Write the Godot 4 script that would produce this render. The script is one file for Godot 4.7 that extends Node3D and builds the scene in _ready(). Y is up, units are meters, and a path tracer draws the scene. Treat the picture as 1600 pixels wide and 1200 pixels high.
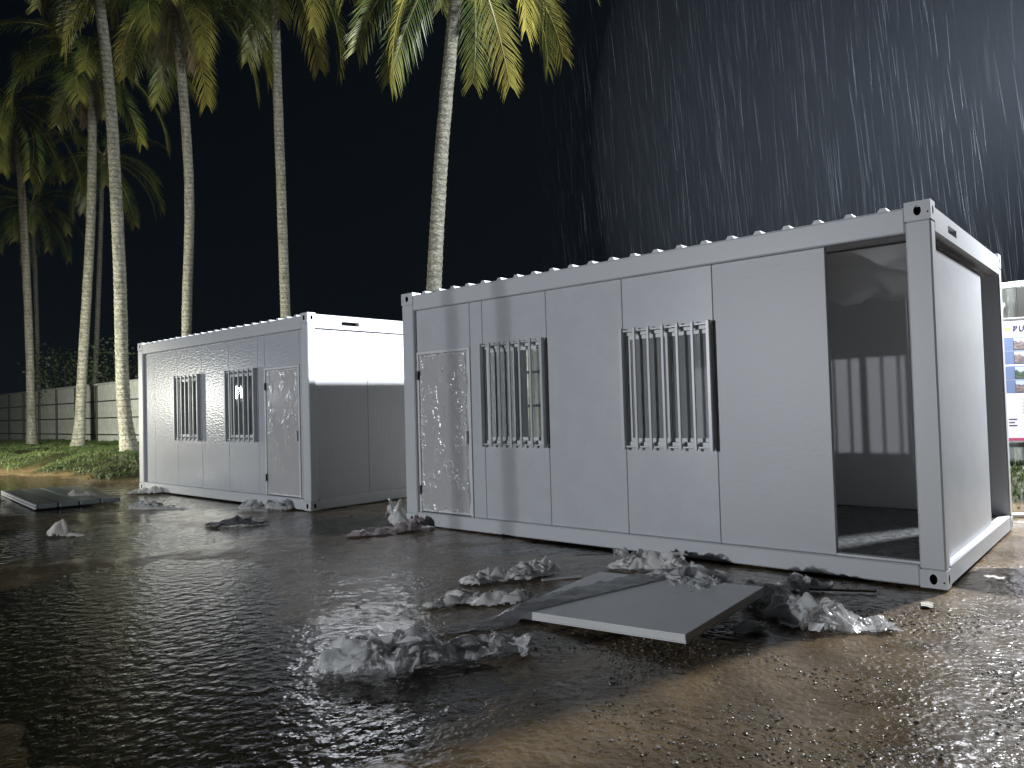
extends Node3D
# Two flat-pack site cabins on a wet yard at night, palms and a sheet-metal fence behind.

const YAW_A := 0.7163
const YAW_B := 0.729
const CL := 5.826      # cabin length
const CW := 3.073      # cabin depth
const CH := 2.8        # cabin height

var M := {}
var boxes := {}
var taken := {}
var n_low := FastNoiseLite.new()
var n_mid := FastNoiseLite.new()
var n_fine := FastNoiseLite.new()
var n_wave := FastNoiseLite.new()
var n_rid := FastNoiseLite.new()


# ---------------------------------------------------------------- helpers
class MB:
	var v := PackedVector3Array()
	var n := PackedVector3Array()
	var c := PackedColorArray()
	var uv := PackedVector2Array()
	var col := Color(1, 1, 1)
	var cols := false

	func tri(a: Vector3, b: Vector3, d: Vector3, hint := Vector3.ZERO) -> void:
		var nn := (d - a).cross(b - a)
		if nn.length_squared() < 1e-16:
			return
		nn = nn.normalized()
		if hint != Vector3.ZERO and nn.dot(hint) < 0.0:
			var t := b
			b = d
			d = t
			nn = -nn
		for p in [a, b, d]:
			v.append(p)
			n.append(nn)
			c.append(col)
			uv.append(Vector2(p.x, p.y))

	func quad(a: Vector3, b: Vector3, d: Vector3, e: Vector3, hint := Vector3.ZERO) -> void:
		tri(a, b, d, hint)
		tri(a, d, e, hint)

	func box(lo: Vector3, hi: Vector3) -> void:
		var x0 := lo.x
		var x1 := hi.x
		var y0 := lo.y
		var y1 := hi.y
		var z0 := lo.z
		var z1 := hi.z
		quad(Vector3(x0, y0, z0), Vector3(x1, y0, z0), Vector3(x1, y1, z0), Vector3(x0, y1, z0), Vector3(0, 0, -1))
		quad(Vector3(x0, y0, z1), Vector3(x1, y0, z1), Vector3(x1, y1, z1), Vector3(x0, y1, z1), Vector3(0, 0, 1))
		quad(Vector3(x0, y0, z0), Vector3(x0, y1, z0), Vector3(x0, y1, z1), Vector3(x0, y0, z1), Vector3(-1, 0, 0))
		quad(Vector3(x1, y0, z0), Vector3(x1, y1, z0), Vector3(x1, y1, z1), Vector3(x1, y0, z1), Vector3(1, 0, 0))
		quad(Vector3(x0, y0, z0), Vector3(x1, y0, z0), Vector3(x1, y0, z1), Vector3(x0, y0, z1), Vector3(0, -1, 0))
		quad(Vector3(x0, y1, z0), Vector3(x1, y1, z0), Vector3(x1, y1, z1), Vector3(x0, y1, z1), Vector3(0, 1, 0))

	func mesh(mat: Material) -> ArrayMesh:
		var a := []
		a.resize(Mesh.ARRAY_MAX)
		a[Mesh.ARRAY_VERTEX] = v
		a[Mesh.ARRAY_NORMAL] = n
		a[Mesh.ARRAY_TEX_UV] = uv
		if cols:
			a[Mesh.ARRAY_COLOR] = c
		var m := ArrayMesh.new()
		m.add_surface_from_arrays(Mesh.PRIMITIVE_TRIANGLES, a)
		m.surface_set_material(0, mat)
		return m


# a grid of points (rows x columns) as one smooth mesh; cells can be left out
func grid_mesh(pts: PackedVector3Array, rows: int, columns: int, mat: Material, colors := PackedColorArray(), keep := PackedByteArray(), uvs := PackedVector2Array()) -> ArrayMesh:
	var nn := PackedVector3Array()
	nn.resize(pts.size())
	for r in rows:
		for q in columns:
			var a := pts[r * columns + maxi(q - 1, 0)]
			var b := pts[r * columns + mini(q + 1, columns - 1)]
			var d := pts[maxi(r - 1, 0) * columns + q]
			var e := pts[mini(r + 1, rows - 1) * columns + q]
			var k := (e - d).cross(b - a)
			nn[r * columns + q] = k.normalized() if k.length_squared() > 1e-18 else Vector3.UP
	var ix := PackedInt32Array()
	for r in rows - 1:
		for q in columns - 1:
			var i := r * columns + q
			if keep.size() and not (keep[i] and keep[i + 1] and keep[i + columns] and keep[i + columns + 1]):
				continue
			ix.append_array(PackedInt32Array([i, i + 1, i + columns + 1, i, i + columns + 1, i + columns]))
	var arr := []
	arr.resize(Mesh.ARRAY_MAX)
	arr[Mesh.ARRAY_VERTEX] = pts
	arr[Mesh.ARRAY_NORMAL] = nn
	if colors.size():
		arr[Mesh.ARRAY_COLOR] = colors
	if uvs.size():
		arr[Mesh.ARRAY_TEX_UV] = uvs
	arr[Mesh.ARRAY_INDEX] = ix
	var m := ArrayMesh.new()
	m.add_surface_from_arrays(Mesh.PRIMITIVE_TRIANGLES, arr)
	m.surface_set_material(0, mat)
	return m


func chamfered(size: Vector3, b: float) -> ArrayMesh:
	var key := "%.4f %.4f %.4f %.4f" % [size.x, size.y, size.z, b]
	if boxes.has(key):
		return boxes[key]
	var h := size * 0.5
	b = minf(b, minf(h.x, minf(h.y, h.z)) * 0.6)
	var mb := MB.new()
	for ax in 3:
		var u := (ax + 1) % 3
		var w := (ax + 2) % 3
		for s in [-1.0, 1.0]:
			var q := []
			for k in [[-1, -1], [1, -1], [1, 1], [-1, 1]]:
				var p := Vector3.ZERO
				p[ax] = s * h[ax]
				p[u] = k[0] * (h[u] - b)
				p[w] = k[1] * (h[w] - b)
				q.append(p)
			var out := Vector3.ZERO
			out[ax] = s
			mb.quad(q[0], q[1], q[2], q[3], out)
		for s in [-1.0, 1.0]:
			for t in [-1.0, 1.0]:
				var q2 := []
				for k in [[-1, 0], [1, 0], [1, 1], [-1, 1]]:
					var p2 := Vector3.ZERO
					p2[ax] = k[0] * (h[ax] - b)
					p2[u] = s * (h[u] - (b if k[1] == 0 else 0.0))
					p2[w] = t * (h[w] - (0.0 if k[1] == 0 else b))
					q2.append(p2)
				var o2 := Vector3.ZERO
				o2[u] = s
				o2[w] = t
				mb.quad(q2[0], q2[1], q2[2], q2[3], o2)
	for x in [-1.0, 1.0]:
		for y in [-1.0, 1.0]:
			for z in [-1.0, 1.0]:
				var s3 := Vector3(x, y, z)
				mb.tri(s3 * (h - Vector3(0, b, b)), s3 * (h - Vector3(b, 0, b)), s3 * (h - Vector3(b, b, 0)), s3)
	boxes[key] = mb.mesh(null)
	return boxes[key]


func part(parent: Node, called: String, mesh: Mesh, mat: Material, pos := Vector3.ZERO) -> MeshInstance3D:
	var o := MeshInstance3D.new()
	o.name = called
	o.mesh = mesh
	if mat:
		o.material_override = mat
	o.position = pos
	parent.add_child(o, true)
	return o


# a chamfered box given by its two corners
func bar(parent: Node, called: String, lo: Vector3, hi: Vector3, mat: Material, b := 0.006) -> MeshInstance3D:
	return part(parent, called, chamfered((hi - lo).abs(), b), mat, (lo + hi) * 0.5)


func numbered(called: String) -> String:
	taken[called] = taken.get(called, -1) + 1
	return called if taken[called] == 0 else "%s_%03d" % [called, taken[called]]


func tag(o: Node, label: String, category: String, group := "") -> void:
	o.set_meta("label", label)
	o.set_meta("category", category)
	if group:
		o.set_meta("group", group)


func thing(called: String, label: String, category: String, at := Vector3.ZERO, turn := 0.0, group := "") -> Node3D:
	var o := Node3D.new()
	o.name = numbered(called)
	add_child(o)
	o.position = at
	o.rotation.y = turn
	tag(o, label, category, group)
	return o


func solo(called: String, mesh: Mesh, mat: Material, label: String, category: String, at := Vector3.ZERO, group := "") -> MeshInstance3D:
	var o := part(self, numbered(called), mesh, mat, at)
	tag(o, label, category, group)
	return o


func noise(kind: int, freq: float, seed_: int, octaves := 3) -> FastNoiseLite:
	var n := FastNoiseLite.new()
	n.noise_type = kind
	n.frequency = freq
	n.seed = seed_
	n.fractal_octaves = octaves
	return n


func lin(r: float, g: float, b: float, a := 1.0) -> Color:
	var c := Color(r, g, b).linear_to_srgb()
	c.a = a
	return c


# a grey seamless picture of noise, stretched to lo..hi, optionally thresholded by a power
func grey(n: FastNoiseLite, size: int, lo: float, hi: float, pw := 1.0) -> ImageTexture:
	var im := n.get_seamless_image(size, size)
	im.convert(Image.FORMAT_L8)
	var d := im.get_data()
	for i in d.size():
		d[i] = int(clampf(lo + (hi - lo) * pow(d[i] / 255.0, pw), 0, 1) * 255.0)
	return ImageTexture.create_from_image(Image.create_from_data(size, size, false, Image.FORMAT_L8, d))


# two noises mixed through colour stops (linear colours)
func tinted(n1: FastNoiseLite, n2: FastNoiseLite, size: int, a: Color, b: Color, c: Color) -> ImageTexture:
	var d1 := n1.get_seamless_image(size, size).get_data()
	var d2 := n2.get_seamless_image(size, size).get_data()
	var out := PackedByteArray()
	out.resize(size * size * 3)
	for i in size * size:
		var k := d1[i] / 255.0
		var f := d2[i] / 255.0
		var q := a.lerp(b, smoothstep(0.3, 0.7, k)).lerp(c, smoothstep(0.55, 0.85, f) * 0.7)
		q = q.linear_to_srgb()
		out[i * 3] = q.r8
		out[i * 3 + 1] = q.g8
		out[i * 3 + 2] = q.b8
	return ImageTexture.create_from_image(Image.create_from_data(size, size, false, Image.FORMAT_RGB8, out))


func mat(called: String, color: Color, rough: float, metal := 0.0) -> StandardMaterial3D:
	var m := StandardMaterial3D.new()
	m.resource_name = called
	m.albedo_color = color
	m.roughness = rough
	m.metallic = metal
	M[called] = m
	return m


func tri_planar(m: StandardMaterial3D, scale: Vector3, world := false) -> void:
	m.uv1_triplanar = true
	m.uv1_world_triplanar = world
	m.uv1_scale = scale


func bump(m: StandardMaterial3D, t: Texture2D, cm: float) -> void:
	m.heightmap_enabled = true
	m.heightmap_texture = t
	m.heightmap_scale = cm


func crinkle(m: StandardMaterial3D, t: Texture2D, cm: float) -> void:
	bump(m, t, cm)
	tri_planar(m, Vector3(2.2, 2.2, 2.2))


# ---------------------------------------------------------------- materials
func make_materials() -> void:
	var SX := FastNoiseLite.TYPE_SIMPLEX_SMOOTH
	var fine := noise(SX, 0.035, 3, 4)
	var coarse := noise(SX, 0.008, 5, 4)
	var grain := noise(SX, 0.12, 9, 2)
	var t_orange := grey(grain, 256, 0.3, 0.7)
	var t_fine := grey(fine, 512, 0.0, 1.0)

	var crease := noise(FastNoiseLite.TYPE_SIMPLEX, 0.018, 15, 2)
	crease.fractal_type = FastNoiseLite.FRACTAL_RIDGED
	var t_crease := grey(crease, 512, 0.0, 1.0)

	# wet mud
	var m := mat("wet_mud", Color(1, 1, 1), 1.0)
	m.vertex_color_use_as_albedo = true
	m.albedo_texture = tinted(noise(SX, 0.006, 21, 5), noise(SX, 0.05, 22, 3), 1024, Color(0.62, 0.60, 0.57), Color(1, 1, 1), Color(0.5, 0.47, 0.43))
	m.roughness_texture = grey(noise(SX, 0.009, 23, 4), 1024, 0.15, 0.42)
	m.clearcoat_enabled = true
	m.clearcoat = 0.35
	m.clearcoat_roughness = 0.12
	bump(m, grey(noise(SX, 0.075, 24, 5), 1024, 0, 1), 0.8)
	tri_planar(m, Vector3(0.27, 0.27, 0.27), true)

	m = mat("puddle_water", Color(0.10, 0.09, 0.075, 0.52), 0.03)
	m.transparency = BaseMaterial3D.TRANSPARENCY_ALPHA
	bump(m, grey(noise(SX, 0.026, 31, 4), 512, 0, 1), 0.75)
	tri_planar(m, Vector3(0.6, 0.6, 0.6), true)

	# cabin steel and panels
	m = mat("frame_steel", lin(0.58, 0.60, 0.62), 0.38)
	bump(m, t_orange, 0.02)
	tri_planar(m, Vector3(2, 2, 2))
	m = mat("wall_steel", lin(0.55, 0.565, 0.59), 0.36)
	m.albedo_texture = tinted(noise(SX, 0.008, 41, 4), noise(SX, 0.03, 42, 3), 512, Color(0.965, 0.965, 0.965), Color(1, 1, 1), Color(0.97, 0.965, 0.955))
	m.roughness_texture = grey(noise(SX, 0.012, 43, 4), 512, 0.88, 1.0)
	bump(m, t_fine, 0.012)
	tri_planar(m, Vector3(0.7, 0.7, 0.7))
	m = mat("droplet_steel", lin(0.53, 0.54, 0.56), 0.42)
	bump(m, grey(noise(SX, 0.06, 44, 3), 512, 0, 1, 2.0), 0.05)
	tri_planar(m, Vector3(0.9, 0.9, 0.9))
	m = mat("film_panel", lin(0.50, 0.52, 0.55), 0.24)
	bump(m, grey(noise(SX, 0.030, 45, 3), 512, 0, 1), 0.16)
	tri_planar(m, Vector3(0.45, 1.5, 0.45))
	m = mat("ribbed_panel", lin(0.56, 0.575, 0.60), 0.42)
	var rib := Image.create(64, 4, false, Image.FORMAT_L8)
	for x in 64:
		for y in 4:
			var s := 1.0 - smoothstep(0.0, 0.18, absf((x % 16) / 16.0 - 0.5))
			rib.set_pixel(x, y, Color(1 - s, 1 - s, 1 - s))
	bump(m, ImageTexture.create_from_image(rib), 0.25)
	tri_planar(m, Vector3(5, 5, 5))
	m = mat("inside_panel", lin(0.76, 0.77, 0.78), 0.45)
	m = mat("roof_sheet", lin(0.60, 0.62, 0.65), 0.34)
	m = mat("white_plastic", lin(0.70, 0.71, 0.71), 0.35)
	m = mat("guard_steel", lin(0.60, 0.61, 0.62), 0.33, 0.1)
	m = mat("dark_steel_and_shade", lin(0.012, 0.012, 0.014), 0.7)  # dark hinges and cable; also painted shade inside the slot and holes
	m.metallic_specular = 0.2
	m = mat("floor_vinyl", lin(0.075, 0.078, 0.08), 0.32)
	m.roughness_texture = t_fine
	m.roughness = 0.6
	tri_planar(m, Vector3(0.6, 0.6, 0.6))
	m = mat("window_glass", Color(0.7, 0.75, 0.76, 0.10), 0.03)
	m.transparency = BaseMaterial3D.TRANSPARENCY_ALPHA
	m = mat("dimming_glass", lin(0.5, 0.52, 0.53, 0.30), 0.05)  # grey veil added to the panes to dim the lamplight passing inside
	m.transparency = BaseMaterial3D.TRANSPARENCY_ALPHA
	m = mat("filmed_glass", lin(0.55, 0.57, 0.58, 0.55), 0.24)
	m.transparency = BaseMaterial3D.TRANSPARENCY_ALPHA
	bump(m, grey(noise(SX, 0.05, 46, 2), 256, 0, 1), 0.5)
	tri_planar(m, Vector3(2.4, 2.4, 2.4))
	m = mat("clear_film", lin(0.97, 0.97, 0.96, 0.44), 0.10)
	m.transparency = BaseMaterial3D.TRANSPARENCY_ALPHA
	crinkle(m, t_crease, 0.12)
	m = mat("milky_film", lin(0.97, 0.96, 0.93, 0.66), 0.13)
	m.transparency = BaseMaterial3D.TRANSPARENCY_ALPHA
	crinkle(m, t_crease, 0.12)
	m = mat("inside_film", lin(0.85, 0.85, 0.84), 0.35)
	m = mat("door_film", lin(0.62, 0.60, 0.60, 0.62), 0.16)
	m.transparency = BaseMaterial3D.TRANSPARENCY_ALPHA
	m = mat("pink_film", lin(0.56, 0.46, 0.46, 0.72), 0.22)
	m.transparency = BaseMaterial3D.TRANSPARENCY_ALPHA
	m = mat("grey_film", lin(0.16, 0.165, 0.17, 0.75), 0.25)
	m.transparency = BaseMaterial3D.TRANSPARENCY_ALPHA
	m = mat("foam", lin(0.66, 0.63, 0.56), 0.75)
	m = mat("panel_board", lin(0.76, 0.78, 0.79), 0.33)
	m.roughness_texture = grey(noise(SX, 0.014, 47, 4), 512, 0.55, 1.0)
	m.roughness = 0.5
	bump(m, t_fine, 0.05)
	tri_planar(m, Vector3(0.8, 0.8, 0.8))
	m = mat("panel_core", lin(0.62, 0.62, 0.60), 0.55)
	m = mat("old_board", lin(0.20, 0.225, 0.22), 0.3)
	m = mat("wood", lin(0.22, 0.17, 0.11), 0.5)

	# fence, lamps, banner
	m = mat("zinc", lin(0.58, 0.62, 0.58), 0.36, 0.15)
	m.albedo_texture = tinted(noise(SX, 0.012, 51, 4), noise(SX, 0.05, 52, 3), 512, Color(0.8, 0.8, 0.78), Color(1, 1, 1), Color(0.75, 0.74, 0.66))
	bump(m, t_fine, 0.6)
	tri_planar(m, Vector3(0.9, 0.35, 0.9))
	m = mat("fence_timber", lin(0.030, 0.029, 0.026), 0.6)
	m = mat("galvanised", lin(0.40, 0.41, 0.42), 0.4, 0.6)
	m = mat("lamp_housing", lin(0.06, 0.06, 0.065), 0.45)
	m = mat("lamp_glow_cool", lin(0.8, 0.8, 0.8), 0.3)
	m.emission_enabled = true
	m.emission = Color(0.93, 0.96, 1.0)
	m.emission_energy_multiplier = 150.0
	m = mat("banner_white", lin(0.62, 0.60, 0.66), 0.45)
	m = mat("print_dark", lin(0.03, 0.035, 0.07), 0.5)
	m = mat("print_orange", lin(0.70, 0.42, 0.10), 0.5)
	m = mat("print_red", lin(0.38, 0.05, 0.12), 0.5)
	m = mat("print_grey", lin(0.36, 0.36, 0.42), 0.5)
	m = mat("print_blue", lin(0.10, 0.14, 0.24), 0.5)

	# plants
	m = mat("palm_bark", lin(1, 1, 1), 0.75)
	m.vertex_color_use_as_albedo = true
	m.albedo_texture = tinted(noise(SX, 0.02, 61, 4), noise(SX, 0.05, 62, 3), 512, Color(0.075, 0.072, 0.055), Color(0.21, 0.205, 0.165), Color(0.07, 0.08, 0.04))
	bump(m, t_fine, 2.5)
	tri_planar(m, Vector3(0.8, 1.6, 0.8))
	m = mat("frond_leaf", Color(1, 1, 1), 0.42)
	m.vertex_color_use_as_albedo = true
	m.backlight_enabled = true
	m.backlight = Color(0.45, 0.5, 0.25)
	m = mat("dead_frond", lin(0.20, 0.15, 0.11), 0.7)
	m = mat("grass_blade", Color(1, 1, 1), 0.5)
	m.vertex_color_use_as_albedo = true
	m.backlight_enabled = true
	m.backlight = Color(0.4, 0.5, 0.2)
	m = mat("bush_leaf", Color(1, 1, 1), 0.5)
	m.vertex_color_use_as_albedo = true
	m = mat("pebble", Color(1, 1, 1), 0.38)
	m.vertex_color_use_as_albedo = true
	m = mat("rain_drop", Color(0.85, 0.9, 0.95, 0.045), 0.5)
	m.transparency = BaseMaterial3D.TRANSPARENCY_ALPHA


# ---------------------------------------------------------------- ground
func along_u(x: float, z: float) -> float:
	return x * cos(YAW_A) + z * sin(YAW_A)


func along_n(x: float, z: float) -> float:
	return x * sin(YAW_A) - z * cos(YAW_A)


# 0 on the yard, 1 on the grassy bank along the fence
func bank(x: float, z: float) -> float:
	var u := along_u(x, z)
	var q := along_n(x, z) + n_low.get_noise_2d(x * 2.0, z * 2.0) * 0.7
	var edge := lerpf(6.3, 10.4, smoothstep(-17.5, -15.0, u))
	return smoothstep(edge, edge + 2.2, q)


# how far the yard is pushed down there into standing water
func hollow(x: float, z: float) -> float:
	var k := 0.0
	for p in [[-1.3, -4.0, 1.3, 1.25], [-3.3, -5.2, 1.9, 2.4], [-5.6, -8.6, 2.6, 1.5], [-6.6, -12.4, 3.6, 1.2], [-2.4, -9.4, 1.6, 0.8], [4.1, -5.6, 0.95, 0.55], [4.6, -4.6, 1.0, 0.4], [-11.0, -15.5, 3.2, 1.2], [-13.0, -17.6, 5.0, 2.2], [0.6, -7.5, 1.2, 0.45]]:
		var dx: float = (x - p[0]) / p[2]
		var dz: float = (z - p[1]) / p[3]
		k = maxf(k, 1.0 - smoothstep(0.35, 1.25, dx * dx + dz * dz))
	return k


func gh(x: float, z: float) -> float:
	var near := exp(-Vector2(x, z + 4.0).length() * 0.05)
	var y := -0.012 + n_low.get_noise_2d(x, z) * 0.012 + n_mid.get_noise_2d(x, z) * 0.007 * near
	var wet := hollow(x, z)
	y -= wet * 0.020
	var waves := 1.0 - smoothstep(0.1, 0.8, wet)
	y += n_wave.get_noise_2d(x * 0.75, z) * 0.0042 * waves * near + n_fine.get_noise_2d(x, z) * 0.0022 * waves * near
	y = minf(y, 0.004)
	var b := bank(x, z)
	if b > 0.0:
		y = lerpf(y, 0.36 + n_low.get_noise_2d(x * 3.0, z * 3.0) * 0.12 - 0.12 * smoothstep(10.0, 14.0, along_n(x, z)), b)
	return y


func graded(from: float, fine_from: float, fine_to: float, to: float, step: float, growth: float) -> PackedFloat32Array:
	var left := PackedFloat32Array()
	var p := fine_from
	var s := step
	while p > from:
		s *= growth
		p -= s
		left.append(maxf(p, from))
	left.reverse()
	p = fine_from
	while p < fine_to:
		left.append(p)
		p += step
	s = step
	while p < to:
		left.append(p)
		s *= growth
		p += s
	left.append(to)
	return left


func make_ground() -> void:
	var xs := graded(-220, -3.6, 4.4, 220, 0.026, 1.035)
	var zs := graded(-260, -6.2, -2.4, 60, 0.020, 1.022)
	var pts := PackedVector3Array()
	var cols := PackedColorArray()
	var mud := Color(0.185, 0.130, 0.068)
	var soil := Color(0.030, 0.034, 0.014)
	for z in zs:
		for x in xs:
			pts.append(Vector3(x, gh(x, z), z))
			var t := 1.0 + 0.16 * n_mid.get_noise_2d(x * 1.3 + 31.0, z * 1.3)
			cols.append((mud * t).lerp(soil, smoothstep(0.0, 0.22, bank(x, z))))
	var g := part(self, "ground", grid_mesh(pts, zs.size(), xs.size(), M.wet_mud, cols), null)
	g.set_meta("kind", "structure")
	# standing water: one level sheet, kept wherever the ground dips below it
	var level := -0.0235
	var wp := PackedVector3Array()
	var keep := PackedByteArray()
	var rows := 280
	var columns := 400
	for r in rows:
		for q in columns:
			var x := lerpf(-20, 7, q / (columns - 1.0))
			var z := lerpf(-21, -2.2, r / (rows - 1.0))
			wp.append(Vector3(x, level, z))
			keep.append(1 if gh(x, z) < level + 0.006 and bank(x, z) < 0.05 else 0)
	var w := part(self, "puddle_water", grid_mesh(wp, rows, columns, M.puddle_water, PackedColorArray(), keep), null)
	w.set_meta("kind", "structure")


# ---------------------------------------------------------------- cabins
func casting(root: Node3D, lo: Vector3, hi: Vector3, front: float, side: float, top: bool) -> void:
	# a steel corner block with an oval hole in its long face and a slot in its end face
	var c := CSGBox3D.new()
	c.name = "corner_casting"
	c.size = hi - lo
	c.position = (lo + hi) * 0.5
	c.material = M.frame_steel
	var e := CSGCylinder3D.new()
	e.name = "hole"
	e.operation = CSGShape3D.OPERATION_SUBTRACTION
	e.radius = 0.030
	e.height = 0.12
	e.sides = 20
	e.rotation.x = PI / 2
	e.position = Vector3(0, 0, front * c.size.z * 0.5)
	e.scale = Vector3(0.85, 1, 1.25)
	e.material = M.dark_steel_and_shade  # hole walls coloured near black, painting the shade inside the block
	c.add_child(e)
	var f := CSGCylinder3D.new()
	f.name = "end_hole"
	f.operation = CSGShape3D.OPERATION_SUBTRACTION
	f.radius = 0.026
	f.height = 0.12
	f.sides = 16
	f.rotation.z = PI / 2
	f.position = Vector3(side * c.size.x * 0.5, 0, 0)
	f.scale = Vector3(1.3, 1, 0.8)
	f.material = M.dark_steel_and_shade
	c.add_child(f)
	var g := CSGCylinder3D.new()
	g.name = "bolt_hole"
	g.operation = CSGShape3D.OPERATION_SUBTRACTION
	g.radius = 0.007
	g.height = 0.06
	g.sides = 8
	g.rotation.x = PI / 2
	g.position = Vector3(side * 0.068, -0.018, front * c.size.z * 0.5)
	g.material = M.dark_steel_and_shade
	c.add_child(g)
	root.add_child(c, true)


func window(root: Node3D, x0: float, x1: float, y0: float, y1: float, zf: float, out: float, panes: Array) -> void:
	# zf: z of the wall's outer face, out: +1 when outside is +z
	var frame := MB.new()
	var a := zf - 0.055 * out
	var b := zf + 0.012 * out
	var z0 := minf(a, b)
	var z1 := maxf(a, b)
	frame.box(Vector3(x0 + 0.002, y0 + 0.002, z0), Vector3(x0 + 0.04, y1 - 0.002, z1))
	frame.box(Vector3(x1 - 0.04, y0 + 0.002, z0), Vector3(x1 - 0.002, y1 - 0.002, z1))
	frame.box(Vector3(x0 + 0.04, y0 + 0.002, z0), Vector3(x1 - 0.04, y0 + 0.04, z1))
	frame.box(Vector3(x0 + 0.04, y1 - 0.04, z0), Vector3(x1 - 0.04, y1 - 0.002, z1))
	var w := part(root, "window", frame.mesh(M.white_plastic), null)
	var mid := (x0 + x1) * 0.5
	for k in 2:
		var s0 := x0 + 0.042 if k == 0 else mid - 0.02
		var s1 := mid + 0.02 if k == 0 else x1 - 0.042
		var zc := zf - (0.012 if k == 0 else 0.036) * out
		var sash := MB.new()
		sash.box(Vector3(s0, y0 + 0.042, zc - 0.010), Vector3(s0 + 0.034, y1 - 0.042, zc + 0.010))
		sash.box(Vector3(s1 - 0.034, y0 + 0.042, zc - 0.010), Vector3(s1, y1 - 0.042, zc + 0.010))
		sash.box(Vector3(s0 + 0.034, y0 + 0.042, zc - 0.010), Vector3(s1 - 0.034, y0 + 0.076, zc + 0.010))
		sash.box(Vector3(s0 + 0.034, y1 - 0.076, zc - 0.010), Vector3(s1 - 0.034, y1 - 0.042, zc + 0.010))
		part(w, "sash", sash.mesh(M.white_plastic), null)
		var pane: Material = M[panes[k]]
		bar(w, "pane", Vector3(s0 + 0.034, y0 + 0.076, zc - 0.002), Vector3(s1 - 0.034, y1 - 0.076, zc + 0.002), pane, 0.0005)
	# the steel burglar guard in front of it
	var zg := zf + 0.075 * out
	for k in 7:
		var xb := x0 + 0.02 + (x1 - x0 - 0.04) * k / 6.0
		var wide := 0.013 if k > 0 and k < 6 else 0.016
		bar(w, "guard_bar", Vector3(xb - wide, y0 - 0.03, zg - 0.010), Vector3(xb + wide, y1 + 0.03, zg + 0.010), M.guard_steel, 0.003)
		for y in [y0 + 0.018, y1 - 0.018]:
			var zz := [zf + 0.0125 * out, zg - 0.0105 * out]
			if k > 0 and k < 6:
				bar(w, "guard_bracket", Vector3(xb - 0.010, y - 0.014, minf(zz[0], zz[1])), Vector3(xb + 0.010, y + 0.014, maxf(zz[0], zz[1])), M.guard_steel, 0.002)
	for y in [y0 - 0.002, y1 + 0.002]:
		bar(w, "guard_rail", Vector3(x0 + 0.04, y - 0.008, zg - 0.030), Vector3(x1 - 0.04, y + 0.008, zg - 0.0105), M.guard_steel, 0.002)
	for k in [0, 6]:
		var xe: float = x0 + 0.02 + (x1 - x0 - 0.04) * k / 6.0
		bar(w, "guard_plate", Vector3(xe - 0.004, y0 - 0.03, minf(zf + 0.0125 * out, zg - 0.0105 * out)), Vector3(xe + 0.004, y1 + 0.03, maxf(zf + 0.0125 * out, zg - 0.0105 * out)), M.guard_steel, 0.001)


func crinkled_sheet(x0: float, x1: float, y0: float, y1: float, z: float, depth: float, seed_: int, edge: float, m: Material) -> ArrayMesh:
	var n1 := noise(FastNoiseLite.TYPE_SIMPLEX, 7.0, seed_, 3)
	n1.fractal_type = FastNoiseLite.FRACTAL_RIDGED
	var n2 := noise(FastNoiseLite.TYPE_SIMPLEX, 2.0, seed_ + 1, 2)
	var n3 := noise(FastNoiseLite.TYPE_SIMPLEX, 26.0, seed_ + 2, 2)
	var columns := 64
	var rows := 130
	var pts := PackedVector3Array()
	for r in rows:
		for q in columns:
			var u := q / (columns - 1.0)
			var v := r / (rows - 1.0)
			var x := lerpf(x0, x1, u)
			var y := lerpf(y1, y0, v)
			x += (n2.get_noise_2d(y, 5.0) * 0.02) * (1.0 if u > 0.5 else -0.6) * edge
			y += n2.get_noise_2d(x * 2.0, 9.0) * 0.02 * edge
			var k := smoothstep(-0.15, 0.35, n2.get_noise_2d(x * 1.3 + 3.0, y * 0.8))
			var rim := 1.0 - smoothstep(0.0, 0.09, minf(minf(u, 1 - u), minf(v, 1 - v) * 2.0))
			var d := depth * (0.12 + 0.88 * k) * (0.5 + 0.5 * n1.get_noise_2d(x, y * 0.6)) + depth * 0.35 * k * n3.get_noise_2d(x, y * 0.6) + rim * depth * 1.1 * edge * absf(n1.get_noise_2d(x * 1.5, y * 1.5))
			pts.append(Vector3(x, y, z + maxf(d, 0.0) + 0.001))
	return grid_mesh(pts, rows, columns, m)


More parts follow.
